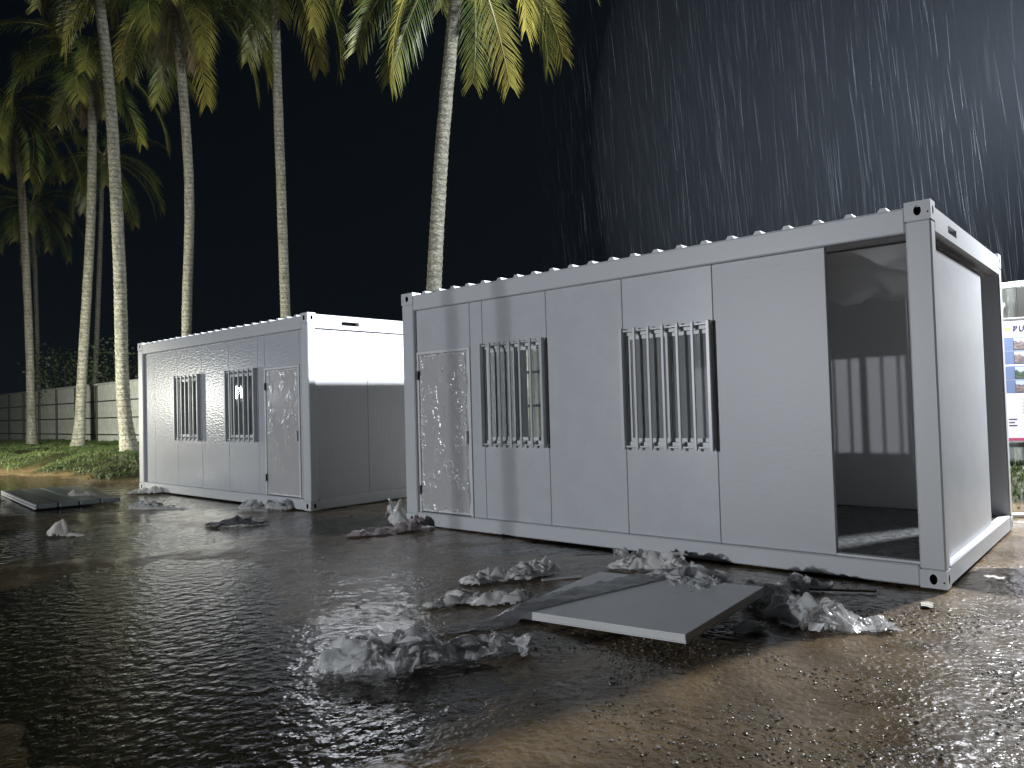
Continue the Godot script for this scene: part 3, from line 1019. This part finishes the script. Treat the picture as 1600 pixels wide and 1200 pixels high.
func make_poles() -> void:
	# two poles left of the frame whose shadows fall as upright bands on the nearer cabin
	var lamp := Vector3(-15.4, 2.8, 3.9)
	var labels := ["thin steel pole standing in the yard left of the view, nearer the cabin door", "thin steel pole standing in the yard left of the view, nearer the window"]
	var k := 0
	for s in [0.83, 1.62]:
		var hit: Vector3 = Vector3(3.058, 0, -5.374) - Vector3(cos(YAW_A), 0, sin(YAW_A)) * (CL - s)
		var p: Vector3 = hit.lerp(Vector3(lamp.x, 0, lamp.z), 0.44)
		var t := thing("steel_pole", labels[k], "pole", Vector3(p.x, gh(p.x, p.z) - 0.02, p.z), 0.0, "steel poles")
		var pts := PackedVector3Array()
		for r in 30:
			for a in 11:
				var an := TAU * a / 10.0
				var rad := lerpf(0.019, 0.017, r / 29.0) * (1.0 + 0.04 * sin(r * 2.3 + a))
				pts.append(Vector3(cos(an) * rad + 0.02 * sin(r * 0.2), r * 0.16, sin(an) * rad))
		part(t, "shaft", grid_mesh(pts, 30, 11, M.galvanised), null)
		bar(t, "top_cleat", Vector3(-0.12, 4.3, -0.09), Vector3(0.12, 4.37, -0.05), M.galvanised, 0.004)
		k += 1


# ---------------------------------------------------------------- litter
# crumpled film: a heap along a path of [x, z, radius, height], clipped to a ragged outline
func film_heap(path: Array, seed_: int, cell: float, m: Material, base_y := 0.0, plane := Vector3.ZERO, sharp := 1.0, layer := 0) -> ArrayMesh:
	var shrink: float = [1.0, 0.84, 0.66][layer]
	var rg := RandomNumberGenerator.new()
	rg.seed = seed_ * 10 + layer
	if layer == 0:
		cell *= 0.9
	var lobes := noise(FastNoiseLite.TYPE_SIMPLEX_SMOOTH, 3.6, seed_ + layer * 41, 2)
	var edge := noise(FastNoiseLite.TYPE_SIMPLEX_SMOOTH, 4.5, seed_ + 1 + layer, 2)
	var crease := noise(FastNoiseLite.TYPE_SIMPLEX, 4.2, seed_ + 2 + layer * 17, 2)
	crease.fractal_type = FastNoiseLite.FRACTAL_RIDGED
	crease.domain_warp_enabled = true
	crease.domain_warp_amplitude = 0.12
	crease.domain_warp_frequency = 2.5
	var lo := Vector2(1e9, 1e9)
	var hi := -lo
	for p in path:
		lo = lo.min(Vector2(p[0] - p[2] * 1.5, p[1] - p[2] * 1.5))
		hi = hi.max(Vector2(p[0] + p[2] * 1.5, p[1] + p[2] * 1.5))
	var columns := int((hi.x - lo.x) / cell) + 2
	var rows := int((hi.y - lo.y) / cell) + 2
	var hs := PackedVector3Array()
	var ok := PackedByteArray()
	for r in rows:
		for q in columns:
			var x := lo.x + q * cell
			var z := lo.y + r * cell
			var best := -1.0
			var tall := 0.0
			for k in path.size():
				var a: Array = path[k]
				var b: Array = path[mini(k + 1, path.size() - 1)]
				var ab := Vector2(b[0] - a[0], b[1] - a[1])
				var t := clampf(Vector2(x - a[0], z - a[1]).dot(ab) / maxf(ab.length_squared(), 1e-6), 0, 1)
				var c := Vector2(a[0], a[1]) + ab * t
				var f := 1.0 - Vector2(x, z).distance_to(c) / (lerpf(a[2], b[2], t) * (0.75 + 0.25 * shrink))
				if f > best:
					best = f
					tall = lerpf(a[3], b[3], t)
			best += edge.get_noise_2d(x, z) * 0.28
			var k2 := clampf(best, 0, 1)
			# a soft billow, pinched along sharp creases
			var puff := 0.55 + 0.55 * lobes.get_noise_2d(x * 1.2, z)
			var fold := crease.get_noise_2d(x, z) * 0.5 + 0.5
			var body := tall * shrink * sqrt(k2) * (0.38 + 0.95 * puff) * (1.0 - 0.5 * pow(fold, 2.5) * sharp)
			var roll := lobes.get_noise_2d(x + 9.0, z * 0.7) * 0.035 * minf(1.0, k2 * 3.0)
			var floor_y := base_y + plane.x * x + plane.z * z
			body = maxf(body, 0.0)
			hs.append(Vector3(x + roll, floor_y + body + 0.004 + 0.003 * layer, z + roll * 0.6 - body * 0.12))
			ok.append(1 if best > 0.0 else 0)
	var made := grid_mesh(hs, rows, columns, m, PackedColorArray(), ok)
	if layer == 0:
		for k in [1, 2]:
			var inner := film_heap(path, seed_, cell, m, base_y, plane, sharp, k)
			made.add_surface_from_arrays(Mesh.PRIMITIVE_TRIANGLES, inner.surface_get_arrays(0))
			made.surface_set_material(k, m)
	return made


# one piece of thin film, folded over itself along a few random lines and puffed up
func folded_sheet(rg: RandomNumberGenerator, wide: float, long: float, tall: float, m: Material) -> ArrayMesh:
	var k := 30
	var pts := PackedVector3Array()
	var puff := noise(FastNoiseLite.TYPE_SIMPLEX_SMOOTH, 2.2 / maxf(wide, long), rg.randi() % 100000, 2)
	var small := noise(FastNoiseLite.TYPE_SIMPLEX_SMOOTH, 14.0, rg.randi() % 100000, 2)
	var folds := []
	for f in 5:
		folds.append([rg.randf() * TAU, rg.randf_range(-0.10, 0.34) * minf(wide, long), rg.randf_range(2.0, 2.85) * (1.0 if rg.randf() < 0.85 else -1.0)])
	for r in k:
		for q in k:
			var p := Vector3((q / (k - 1.0) - 0.5) * wide, 0, (r / (k - 1.0) - 0.5) * long)
			var ragged := 1.0 + 0.25 * puff.get_noise_2d(p.x * 3.0 + 50.0, p.z * 3.0)
			p *= ragged
			for f in folds:
				var nv := Vector3(cos(f[0]), 0, sin(f[0]))
				var d: float = p.dot(nv) - f[1]
				if d > 0.0:
					# rolled over the fold rather than broken
					var a: float = f[2] * smoothstep(0.0, 0.05, d)
					var y := p.y
					p += nv * (d * cos(a) - y * sin(a) - d)
					p.y = d * sin(a) + y * cos(a)
			p.y += (puff.get_noise_2d(p.x, p.z) + 0.25) * 0.32 * minf(wide, long) + small.get_noise_3d(p.x, p.y * 2.0, p.z) * 0.025
			p.x += small.get_noise_3d(p.x + 9.0, p.y, p.z) * 0.02
			pts.append(p)
	var top := 0.001
	var low := 1e9
	for p in pts:
		low = minf(low, p.y)
	for p in pts:
		top = maxf(top, p.y - low)
	for i in pts.size():
		pts[i].y = (pts[i].y - low) * tall / top + 0.003
	return grid_mesh(pts, k, k, m)


func film_sheets(path: Array, seed_: int, m: Material) -> ArrayMesh:
	var rg := RandomNumberGenerator.new()
	rg.seed = seed_
	var st := SurfaceTool.new()
	for i in path.size():
		var a: Array = path[i]
		var b: Array = path[mini(i + 1, path.size() - 1)]
		var along := Vector3(b[0] - a[0], 0, b[1] - a[1])
		for j in 1:
			var at: Vector3 = Vector3(a[0], 0, a[1]) + along * 0.4 + Vector3(rg.randf_range(-0.3, 0.3), 0, rg.randf_range(-0.3, 0.3)) * a[2]
			var sheet := folded_sheet(rg, a[2] * rg.randf_range(2.3, 3.2), a[2] * rg.randf_range(1.8, 2.5), a[3] * rg.randf_range(0.8, 1.15), m)
			st.append_from(sheet, 0, Transform3D(Basis(Vector3.UP, rg.randf() * TAU), at))
	var made := st.commit()
	made.surface_set_material(0, m)
	return made


func litter(label: String, category: String, called: String, path: Array, seed_: int, cell: float, m: Material, base_y := -0.008, plane := Vector3.ZERO, sharp := 1.0) -> void:
	var c := Vector3(path[0][0], base_y + plane.x * path[0][0] + plane.z * path[0][1], path[0][1])
	var local := []
	for p in path:
		local.append([p[0] - c.x, p[1] - c.z, p[2], p[3]])
	var shape := film_heap(local, seed_, cell, m, 0.0, plane, sharp)
	if m != M.foam:
		shape.add_surface_from_arrays(Mesh.PRIMITIVE_TRIANGLES, film_sheets(local, seed_, m).surface_get_arrays(0))
		shape.surface_set_material(shape.get_surface_count() - 1, m)
	solo(called, shape, null, label, category, c, "packaging litter on the yard")


func make_litter() -> void:
	var F := "plastic_film"
	var C := "plastic film"
	litter("long heap of crumpled clear film in front of the lying panel", C, F, [[-1.02, -4.13, 0.12, 0.13], [-0.85, -4.16, 0.17, 0.17], [-0.62, -4.20, 0.17, 0.20], [-0.38, -4.26, 0.13, 0.12], [-0.15, -4.31, 0.12, 0.13], [0.02, -4.36, 0.06, 0.06]], 401, 0.016, M.clear_film)
	litter("white crumpled film nearest the middle of the nearer cabin's front", C, F, [[-0.36, -6.02, 0.12, 0.08], [-0.15, -6.10, 0.13, 0.13], [0.05, -6.15, 0.12, 0.12], [0.24, -6.25, 0.12, 0.15]], 402, 0.016, M.milky_film)
	litter("twisted grey-white film left of the lying panel's corner", C, F, [[-0.62, -5.33, 0.06, 0.05], [-0.42, -5.40, 0.07, 0.07], [-0.30, -5.52, 0.06, 0.06], [-0.50, -5.60, 0.05, 0.05], [-0.28, -5.36, 0.08, 0.07], [-0.02, -5.38, 0.08, 0.08], [0.08, -5.50, 0.05, 0.05]], 403, 0.013, M.milky_film)
	litter("pinkish crumpled film at the nearer cabin's left corner", C, F, [[-1.78, -8.40, 0.12, 0.09], [-1.55, -8.48, 0.13, 0.08], [-1.35, -8.62, 0.12, 0.10], [-1.18, -8.85, 0.13, 0.16]], 404, 0.018, M.pink_film)
	litter("small white film tuft left of the nearer cabin's corner post", C, F, [[-1.46, -9.35, 0.13, 0.28], [-1.40, -9.05, 0.09, 0.08]], 405, 0.02, M.milky_film)
	litter("crumpled film against the nearer cabin's bottom rail below the right window", C, F, [[0.86, -6.42, 0.10, 0.06], [1.02, -6.40, 0.14, 0.15], [1.18, -6.36, 0.15, 0.18], [1.34, -6.22, 0.12, 0.12]], 406, 0.015, M.milky_film)
	litter("shiny clear film draped over the back of the lying panel", C, F, [[1.00, -5.45, 0.14, 0.10], [1.16, -5.40, 0.20, 0.16], [1.34, -5.30, 0.18, 0.15], [1.36, -5.02, 0.17, 0.10], [1.28, -4.86, 0.11, 0.07]], 407, 0.015, M.clear_film, 0.085, Vector3.ZERO, 1.3)
	litter("brownish film lump behind the lying panel's right corner", C, F, [[1.66, -5.30, 0.13, 0.14], [1.78, -5.14, 0.14, 0.15], [1.70, -4.98, 0.10, 0.09]], 408, 0.016, M.milky_film)
	litter("long white film trailing from the lying panel onto the lit mud", C, F, [[1.70, -4.83, 0.14, 0.16], [1.82, -4.74, 0.16, 0.20], [1.90, -4.64, 0.14, 0.17], [2.00, -4.58, 0.11, 0.07], [2.14, -4.56, 0.09, 0.05]], 409, 0.014, M.clear_film, -0.008, Vector3.ZERO, 1.3)
	litter("small white film scrap by the nearer cabin's doorway", C, F, [[2.02, -5.58, 0.09, 0.08], [2.12, -5.56, 0.10, 0.12], [2.22, -5.54, 0.07, 0.07]], 410, 0.013, M.milky_film)
	litter("white film scrap tucked under the lying panel's right edge", C, F, [[1.34, -4.58, 0.07, 0.06], [1.44, -4.60, 0.06, 0.05]], 411, 0.012, M.milky_film)
	litter("rounded white foam lump alone on the dark wet yard", "foam lump", "foam_lump", [[-5.50, -9.08, 0.14, 0.22], [-5.38, -9.05, 0.06, 0.05], [-5.2, -9.02, 0.05, 0.03]], 412, 0.015, M.foam, -0.02, Vector3.ZERO, 0.2)
	litter("white film scrap by the farther cabin's left corner", C, F, [[-5.78, -11.55, 0.16, 0.14], [-5.45, -11.45, 0.12, 0.06], [-5.0, -11.3, 0.07, 0.03]], 413, 0.022, M.milky_film, -0.02)
	litter("grey film tuft against the farther cabin's bottom rail, left of its pair", C, F, [[-3.92, -11.02, 0.14, 0.17], [-3.72, -10.92, 0.09, 0.08]], 414, 0.022, M.clear_film)
	litter("grey film tuft against the farther cabin's bottom rail, right of its pair", C, F, [[-3.48, -10.86, 0.15, 0.17], [-3.28, -10.80, 0.08, 0.06]], 415, 0.022, M.clear_film)
	litter("dull film ridge on the wet yard before the farther cabin", C, F, [[-3.85, -9.62, 0.13, 0.05], [-3.55, -9.60, 0.16, 0.11], [-3.28, -9.66, 0.13, 0.05]], 416, 0.022, M.grey_film, -0.02)
	litter("white foam scrap on the lying grooved panel's right end", "foam lump", "foam_lump", [[-7.62, -13.05, 0.15, 0.15], [-7.25, -13.0, 0.12, 0.06]], 417, 0.025, M.foam, 0.02, Vector3.ZERO, 0.6)
	litter("pale film patch on the yard near the farther cabin's left corner post", C, F, [[-7.0, -13.9, 0.2, 0.07], [-6.55, -13.75, 0.16, 0.16]], 418, 0.025, M.milky_film, -0.02)

	# the wall panel lying on the yard in front of the nearer cabin
	var p := thing("lying_panel", "grey insulated wall panel lying flat before the nearer cabin", "panel", Vector3(0.765, 0.098, -4.925))
	var e1 := Vector3(0.735, 0.055, 0.678).normalized()
	var e2 := Vector3(0.64, 0.060, -0.768).normalized()
	var up := e2.cross(e1).normalized()
	if up.y < 0:
		up = -up
	e2 = up.cross(e1).normalized()
	if e2.z > 0:
		e2 = -e2
	p.basis = Basis(e1, up, e1.cross(up))
	bar(p, "top_skin", Vector3(-0.655, 0.020, -0.505), Vector3(0.655, 0.026, 0.505), M.panel_board, 0.002)
	bar(p, "core", Vector3(-0.652, -0.020, -0.502), Vector3(0.652, 0.0195, 0.502), M.panel_core, 0.003)
	bar(p, "bottom_skin", Vector3(-0.655, -0.026, -0.505), Vector3(0.655, -0.0205, 0.505), M.panel_board, 0.002)
	# dark film strip lying across it
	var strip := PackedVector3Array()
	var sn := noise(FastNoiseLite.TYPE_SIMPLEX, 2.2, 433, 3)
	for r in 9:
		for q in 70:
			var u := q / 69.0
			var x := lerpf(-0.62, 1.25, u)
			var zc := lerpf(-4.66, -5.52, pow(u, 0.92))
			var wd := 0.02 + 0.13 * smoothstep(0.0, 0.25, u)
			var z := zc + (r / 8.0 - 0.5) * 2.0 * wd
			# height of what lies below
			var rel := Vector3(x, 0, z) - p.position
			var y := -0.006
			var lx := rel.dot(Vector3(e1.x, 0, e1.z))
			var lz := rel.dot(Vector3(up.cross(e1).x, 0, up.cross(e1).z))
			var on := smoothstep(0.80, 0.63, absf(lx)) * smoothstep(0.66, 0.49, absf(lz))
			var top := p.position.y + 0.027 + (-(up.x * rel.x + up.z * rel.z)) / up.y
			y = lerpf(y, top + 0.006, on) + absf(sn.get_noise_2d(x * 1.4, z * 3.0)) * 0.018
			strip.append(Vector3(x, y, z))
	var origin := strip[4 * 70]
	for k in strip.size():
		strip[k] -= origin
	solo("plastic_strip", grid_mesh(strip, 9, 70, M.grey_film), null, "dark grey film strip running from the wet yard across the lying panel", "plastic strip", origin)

	# wall panels lying far left
	var q2 := thing("lying_panel", "dark grooved wall panel lying on the yard at the far left", "panel", Vector3(-8.12, 0.03, -13.35), -0.843)
	for k in 4:
		bar(q2, "board", Vector3(-1.66, -0.035, -0.60 + k * 0.30), Vector3(1.66, 0.035 + 0.006 * (k % 2), -0.60 + k * 0.30 + 0.285), M.old_board, 0.014)
	for y in [-0.034, 0.012]:
		bar(q2, "edge_strip", Vector3(-1.67, y, 0.590), Vector3(1.67, y + 0.036, 0.625), M.white_plastic, 0.005)

	# loose strips and scraps
	var w := solo("wood_strip", chamfered(Vector3(0.46, 0.014, 0.028), 0.003), M.wood, "thin pale wood strip beside the small film scrap at the doorway", "wood strip", Vector3(2.34, 0.0, -5.46))
	w.rotation.y = -0.25
	w = solo("wood_strip", chamfered(Vector3(0.34, 0.01, 0.05), 0.003), M.panel_core, "flat pale strip lying behind the lying panel's far corner", "wood strip", Vector3(0.36, 0.0, -6.08))
	w.rotation.y = 0.25
	w = solo("cable_piece", chamfered(Vector3(0.42, 0.03, 0.03), 0.012), M.dark_steel_and_shade, "dark cable piece lying along the nearer cabin's bottom rail", "cable", Vector3(0.02, 0.005, -8.06))
	w.rotation.y = -0.62
	w = solo("white_pipe", chamfered(Vector3(2.6, 0.05, 0.05), 0.02), M.white_plastic, "white pipe lying on the ground right of the nearer cabin", "pipe", Vector3(6.55, 0.02, -8.35))
	w.rotation.y = -0.10
	var scr := [[3.55, -6.35, "cream paper scrap on the mud beside the nearer cabin's right end"], [2.72, -5.02, "pale paper scrap on the mud just before the nearer cabin's front corner"], [3.62, -5.72, "small pale scrap in the puddle right of the nearer cabin"]]
	for k in scr.size():
		var pp := PackedVector3Array()
		for r in 6:
			for c in 8:
				pp.append(Vector3(c * 0.018 - 0.06, 0.006 + 0.012 * absf(sin(c * 0.8 + r * 0.5 + k)), r * 0.014 - 0.04))
		var s := solo("paper_scrap", grid_mesh(pp, 6, 8, M.foam), null, scr[k][2], "paper scrap", Vector3(scr[k][0], -0.012, scr[k][1]), "paper scraps on the mud")
		s.rotation.y = k * 1.1


# ---------------------------------------------------------------- stuff
func stuff(called: String, mesh: Mesh, where: Array, tint: Array, label: String, category: String) -> void:
	var mm := MultiMesh.new()
	mm.transform_format = MultiMesh.TRANSFORM_3D
	mm.use_colors = tint.size() > 0
	mm.mesh = mesh
	mm.instance_count = where.size()
	for k in where.size():
		mm.set_instance_transform(k, where[k])
		if tint.size():
			mm.set_instance_color(k, tint[k])
	var o := MultiMeshInstance3D.new()
	o.name = called
	o.multimesh = mm
	add_child(o)
	tag(o, label, category)
	o.set_meta("kind", "stuff")


func make_stuff() -> void:
	var rg := RandomNumberGenerator.new()
	rg.seed = 5150
	# gravel grains in the mud
	var peb := MB.new()
	var ico := []
	for k in 6:
		ico.append([Vector3.RIGHT, Vector3.LEFT, Vector3.UP, Vector3.DOWN, Vector3.BACK, Vector3.FORWARD][k] * rg.randf_range(0.8, 1.1))
	for f in [[0, 2, 4], [4, 2, 1], [1, 2, 5], [5, 2, 0], [0, 4, 3], [4, 1, 3], [1, 5, 3], [5, 0, 3]]:
		var a: Vector3 = ico[f[0]]
		var b: Vector3 = ico[f[1]]
		var c: Vector3 = ico[f[2]]
		var m := (a + b + c).normalized() * rg.randf_range(0.85, 1.0)
		peb.tri(a, b, m, m)
		peb.tri(b, c, m, m)
		peb.tri(c, a, m, m)
	var where := []
	var tint := []
	var clump := noise(FastNoiseLite.TYPE_SIMPLEX, 0.9, 601, 3)
	var tries := 0
	while where.size() < 7500 and tries < 200000:
		tries += 1
		var x := rg.randf_range(-3.2, 5.2)
		var z := rg.randf_range(-5.6, -2.3)
		var dens := 0.04 + 0.9 * smoothstep(-0.12, 0.4, clump.get_noise_2d(x, z)) * smoothstep(-0.2, 1.0, x) * smoothstep(-5.2, -4.4, z + 0.1 * x)
		if rg.randf() > dens or hollow(x, z) > 0.3:
			continue
		var s := 0.0025 + 0.0062 * pow(rg.randf(), 2.5)
		if rg.randf() < 0.008:
			s = rg.randf_range(0.009, 0.015)
		var bas := Basis.from_euler(Vector3(rg.randf() * TAU, rg.randf() * TAU, rg.randf() * TAU)).scaled(Vector3(s * 1.3, s * 0.75, s))
		where.append(Transform3D(bas, Vector3(x, gh(x, z) + s * 0.25, z)))
		var t := rg.randf()
		tint.append(Color(0.06, 0.052, 0.042).lerp(Color(0.34, 0.31, 0.26), t * t))
	stuff("gravel", peb.mesh(M.pebble), where, tint, "fine wet gravel grains scattered over the muddy yard", "gravel")

	# grass on the bank
	var tuft := MB.new()
	for k in 9:
		var an := rg.randf() * TAU
		var lean := Vector3(cos(an), 0, sin(an)) * rg.randf_range(0.1, 0.6)
		var b0 := Vector3(rg.randf_range(-0.06, 0.06), 0, rg.randf_range(-0.06, 0.06))
		var h := rg.randf_range(0.6, 1.0)
		var sd := Vector3(-sin(an), 0, cos(an)) * 0.03
		var m1 := b0 + Vector3(0, h * 0.55, 0) + lean * 0.3
		var m2 := b0 + Vector3(0, h, 0) * 0.9 + lean
		tuft.quad(b0 - sd, b0 + sd, m1 + sd * 0.8, m1 - sd * 0.8)
		tuft.tri(m1 - sd * 0.8, m1 + sd * 0.8, m2)
	where = []
	tint = []
	var patch := noise(FastNoiseLite.TYPE_SIMPLEX, 0.25, 611, 3)
	var uv := Vector3(cos(YAW_A), 0, sin(YAW_A))
	var nv := Vector3(sin(YAW_A), 0, -cos(YAW_A))
	tries = 0
	while where.size() < 48000 and tries < 400000:
		tries += 1
		var u := rg.randf_range(-46, 6)
		var q := rg.randf_range(6.5, 13.9)
		var p := uv * u + nv * q
		var b := bank(p.x, p.z)
		if rg.randf() > smoothstep(0.02, 0.3, b) or patch.get_noise_2d(p.x, p.z) < -0.25 - 0.2 * rg.randf():
			continue
		var s := rg.randf_range(0.06, 0.12) * (1.6 if q > 13.0 and rg.randf() < 0.5 else 1.0)
		where.append(Transform3D(Basis(Vector3.UP, rg.randf() * TAU).scaled(Vector3(s * 1.3, s, s * 1.3)), Vector3(p.x, gh(p.x, p.z) - 0.005, p.z)))
		tint.append(Color(0.032, 0.055, 0.012).lerp(Color(0.08, 0.105, 0.022), rg.randf() * (0.5 + patch.get_noise_2d(p.x * 2, p.z * 2))))
	stuff("grass", tuft.mesh(M.grass_blade), where, tint, "short green grass on the bank along the fence", "grass")

	# falling rain behind and above the cabins
	var drop := MB.new()
	for k in 4:
		var a0 := TAU * k / 4.0
		var a1 := TAU * (k + 1) / 4.0
		var o0 := Vector3(cos(a0), 0, sin(a0))
		var o1 := Vector3(cos(a1), 0, sin(a1))
		drop.tri(o0 + Vector3(0, -0.3, 0), o1 + Vector3(0, -0.3, 0), Vector3(0, -0.5, 0), o0 + o1)
		drop.quad(o0 + Vector3(0, -0.3, 0), o1 + Vector3(0, -0.3, 0), o1 * 0.6 + Vector3(0, 0.2, 0), o0 * 0.6 + Vector3(0, 0.2, 0), o0 + o1)
		drop.tri(o0 * 0.6 + Vector3(0, 0.2, 0), o1 * 0.6 + Vector3(0, 0.2, 0), Vector3(0, 0.5, 0), o0 + o1)
	where = []
	for k in 90000:
		var p2 := Vector3(1.0 + 31.0 * sqrt(rg.randf()), rg.randf_range(0.4, 16), rg.randf_range(-42, -11.5))
		var lean2 := Basis.from_euler(Vector3(rg.randf_range(-0.03, 0.03), 0, 0.07 + rg.randf_range(-0.04, 0.04)))
		if along_n(p2.x, p2.z) < 9.6 and p2.y < 3.2:
			continue
		where.append(Transform3D(lean2 * Basis.from_scale(Vector3(0.0009, rg.randf_range(0.6, 1.6), 0.0009)), p2))
	stuff("rain", drop.mesh(M.rain_drop), where, [], "fine rain falling through the lamplight behind the cabins", "rain")


# ---------------------------------------------------------------- scene
func _ready() -> void:
	# camera
	var cam := Camera3D.new()
	cam.name = "camera"
	cam.fov = 54.28
	cam.near = 0.05
	cam.far = 800.0
	cam.position = Vector3(0, 1.392, 0)
	cam.basis = Basis(Vector3(1, 0, 0), 0.0302) * Basis(Vector3(0, 0, 1), -0.0279)
	add_child(cam)
	cam.current = true
	# night sky, haze, exposure
	var env := Environment.new()
	env.background_mode = Environment.BG_SKY
	var sky := Sky.new()
	var sm := ProceduralSkyMaterial.new()
	sm.sky_top_color = lin(0.0008, 0.0019, 0.0030)
	sm.sky_horizon_color = lin(0.0014, 0.0030, 0.0052)
	sm.ground_horizon_color = lin(0.0014, 0.0030, 0.0052)
	sm.ground_bottom_color = lin(0.001, 0.0015, 0.002)
	sky.sky_material = sm
	env.sky = sky
	env.tonemap_mode = Environment.TONE_MAPPER_LINEAR
	env.tonemap_exposure = 1.0
	env.fog_enabled = true
	env.fog_density = 0.00012
	env.fog_light_color = Color(0.82, 0.88, 0.95)
	env.volumetric_fog_enabled = true
	env.volumetric_fog_density = 0.0
	env.sdfgi_enabled = true
	env.ssao_enabled = true
	env.ssil_enabled = true
	var we := WorldEnvironment.new()
	we.name = "environment"
	we.environment = env
	add_child(we)
	var sun := DirectionalLight3D.new()
	sun.name = "night_sky_glow"
	sun.light_energy = 0.004
	sun.light_color = Color(0.75, 0.85, 1.0)
	sun.light_angular_distance = 60.0
	sun.shadow_enabled = true
	sun.rotation = Vector3(-1.2, 0.4, 0)
	add_child(sun)

	var SX := FastNoiseLite.TYPE_SIMPLEX_SMOOTH
	n_low = noise(SX, 0.28, 11, 3)
	n_mid = noise(SX, 1.6, 12, 3)
	n_wave = noise(SX, 11.0, 13, 2)
	n_fine = noise(SX, 19.0, 14, 2)
	make_materials()

	# the three lamps of the place
	make_floodlight("tall floodlight mast right of the nearer cabin, outside the view", Vector3(9.0, 6.2, -9.09), Vector3(0.5, 4.7, -14.1), 600.0, 84.0, Color(0.97, 0.98, 1.0), Vector2(0.44, 0.34), M.lamp_glow_cool)
	make_floodlight("low floodlight at the far left edge of the yard, outside the view", Vector3(-18.0, 2.15, -15.3), Vector3(-12.4, -0.55, -23.1), 560.0, 72.0, Color(1.0, 0.99, 0.92), Vector2(0.46, 0.36), M.lamp_glow_cool)
	make_floodlight("floodlight on a short mast left behind the viewer", Vector3(-15.4, 3.1, 3.9), Vector3(0.0, 1.4, -8.0), 150.0, 50.0, Color(0.95, 0.97, 1.0), Vector2(0.30, 0.24), M.lamp_glow_cool)

	make_ground()
	make_fence()
	make_cabins()
	make_palms()
	make_bush("dark leafy tree behind the fence, left of the thin far trunk", Vector3(-25.6, 0.0, -43.0), Vector3(3.6, 5.2, 3.2), 501)
	make_bush("dark leafy tree behind the fence, nearest the farther cabin", Vector3(-22.0, 0.0, -42.5), Vector3(3.6, 5.4, 3.2), 502)
	# rain mist hanging round the tall lamp
	var mist := FogVolume.new()
	mist.name = "rain_mist"
	mist.shape = RenderingServer.FOG_VOLUME_SHAPE_ELLIPSOID
	mist.size = Vector3(34, 28, 30)
	mist.position = Vector3(19.5, 9.0, -21.0)
	var fm := FogMaterial.new()
	fm.density = 0.0021
	fm.albedo = Color(0.86, 0.92, 1.0)
	mist.material = fm
	add_child(mist)
	tag(mist, "faint lit rain mist round the lamp at the upper right", "mist")
	mist.set_meta("kind", "stuff")
	make_banner()
	make_poles()
	make_litter()
	make_stuff()
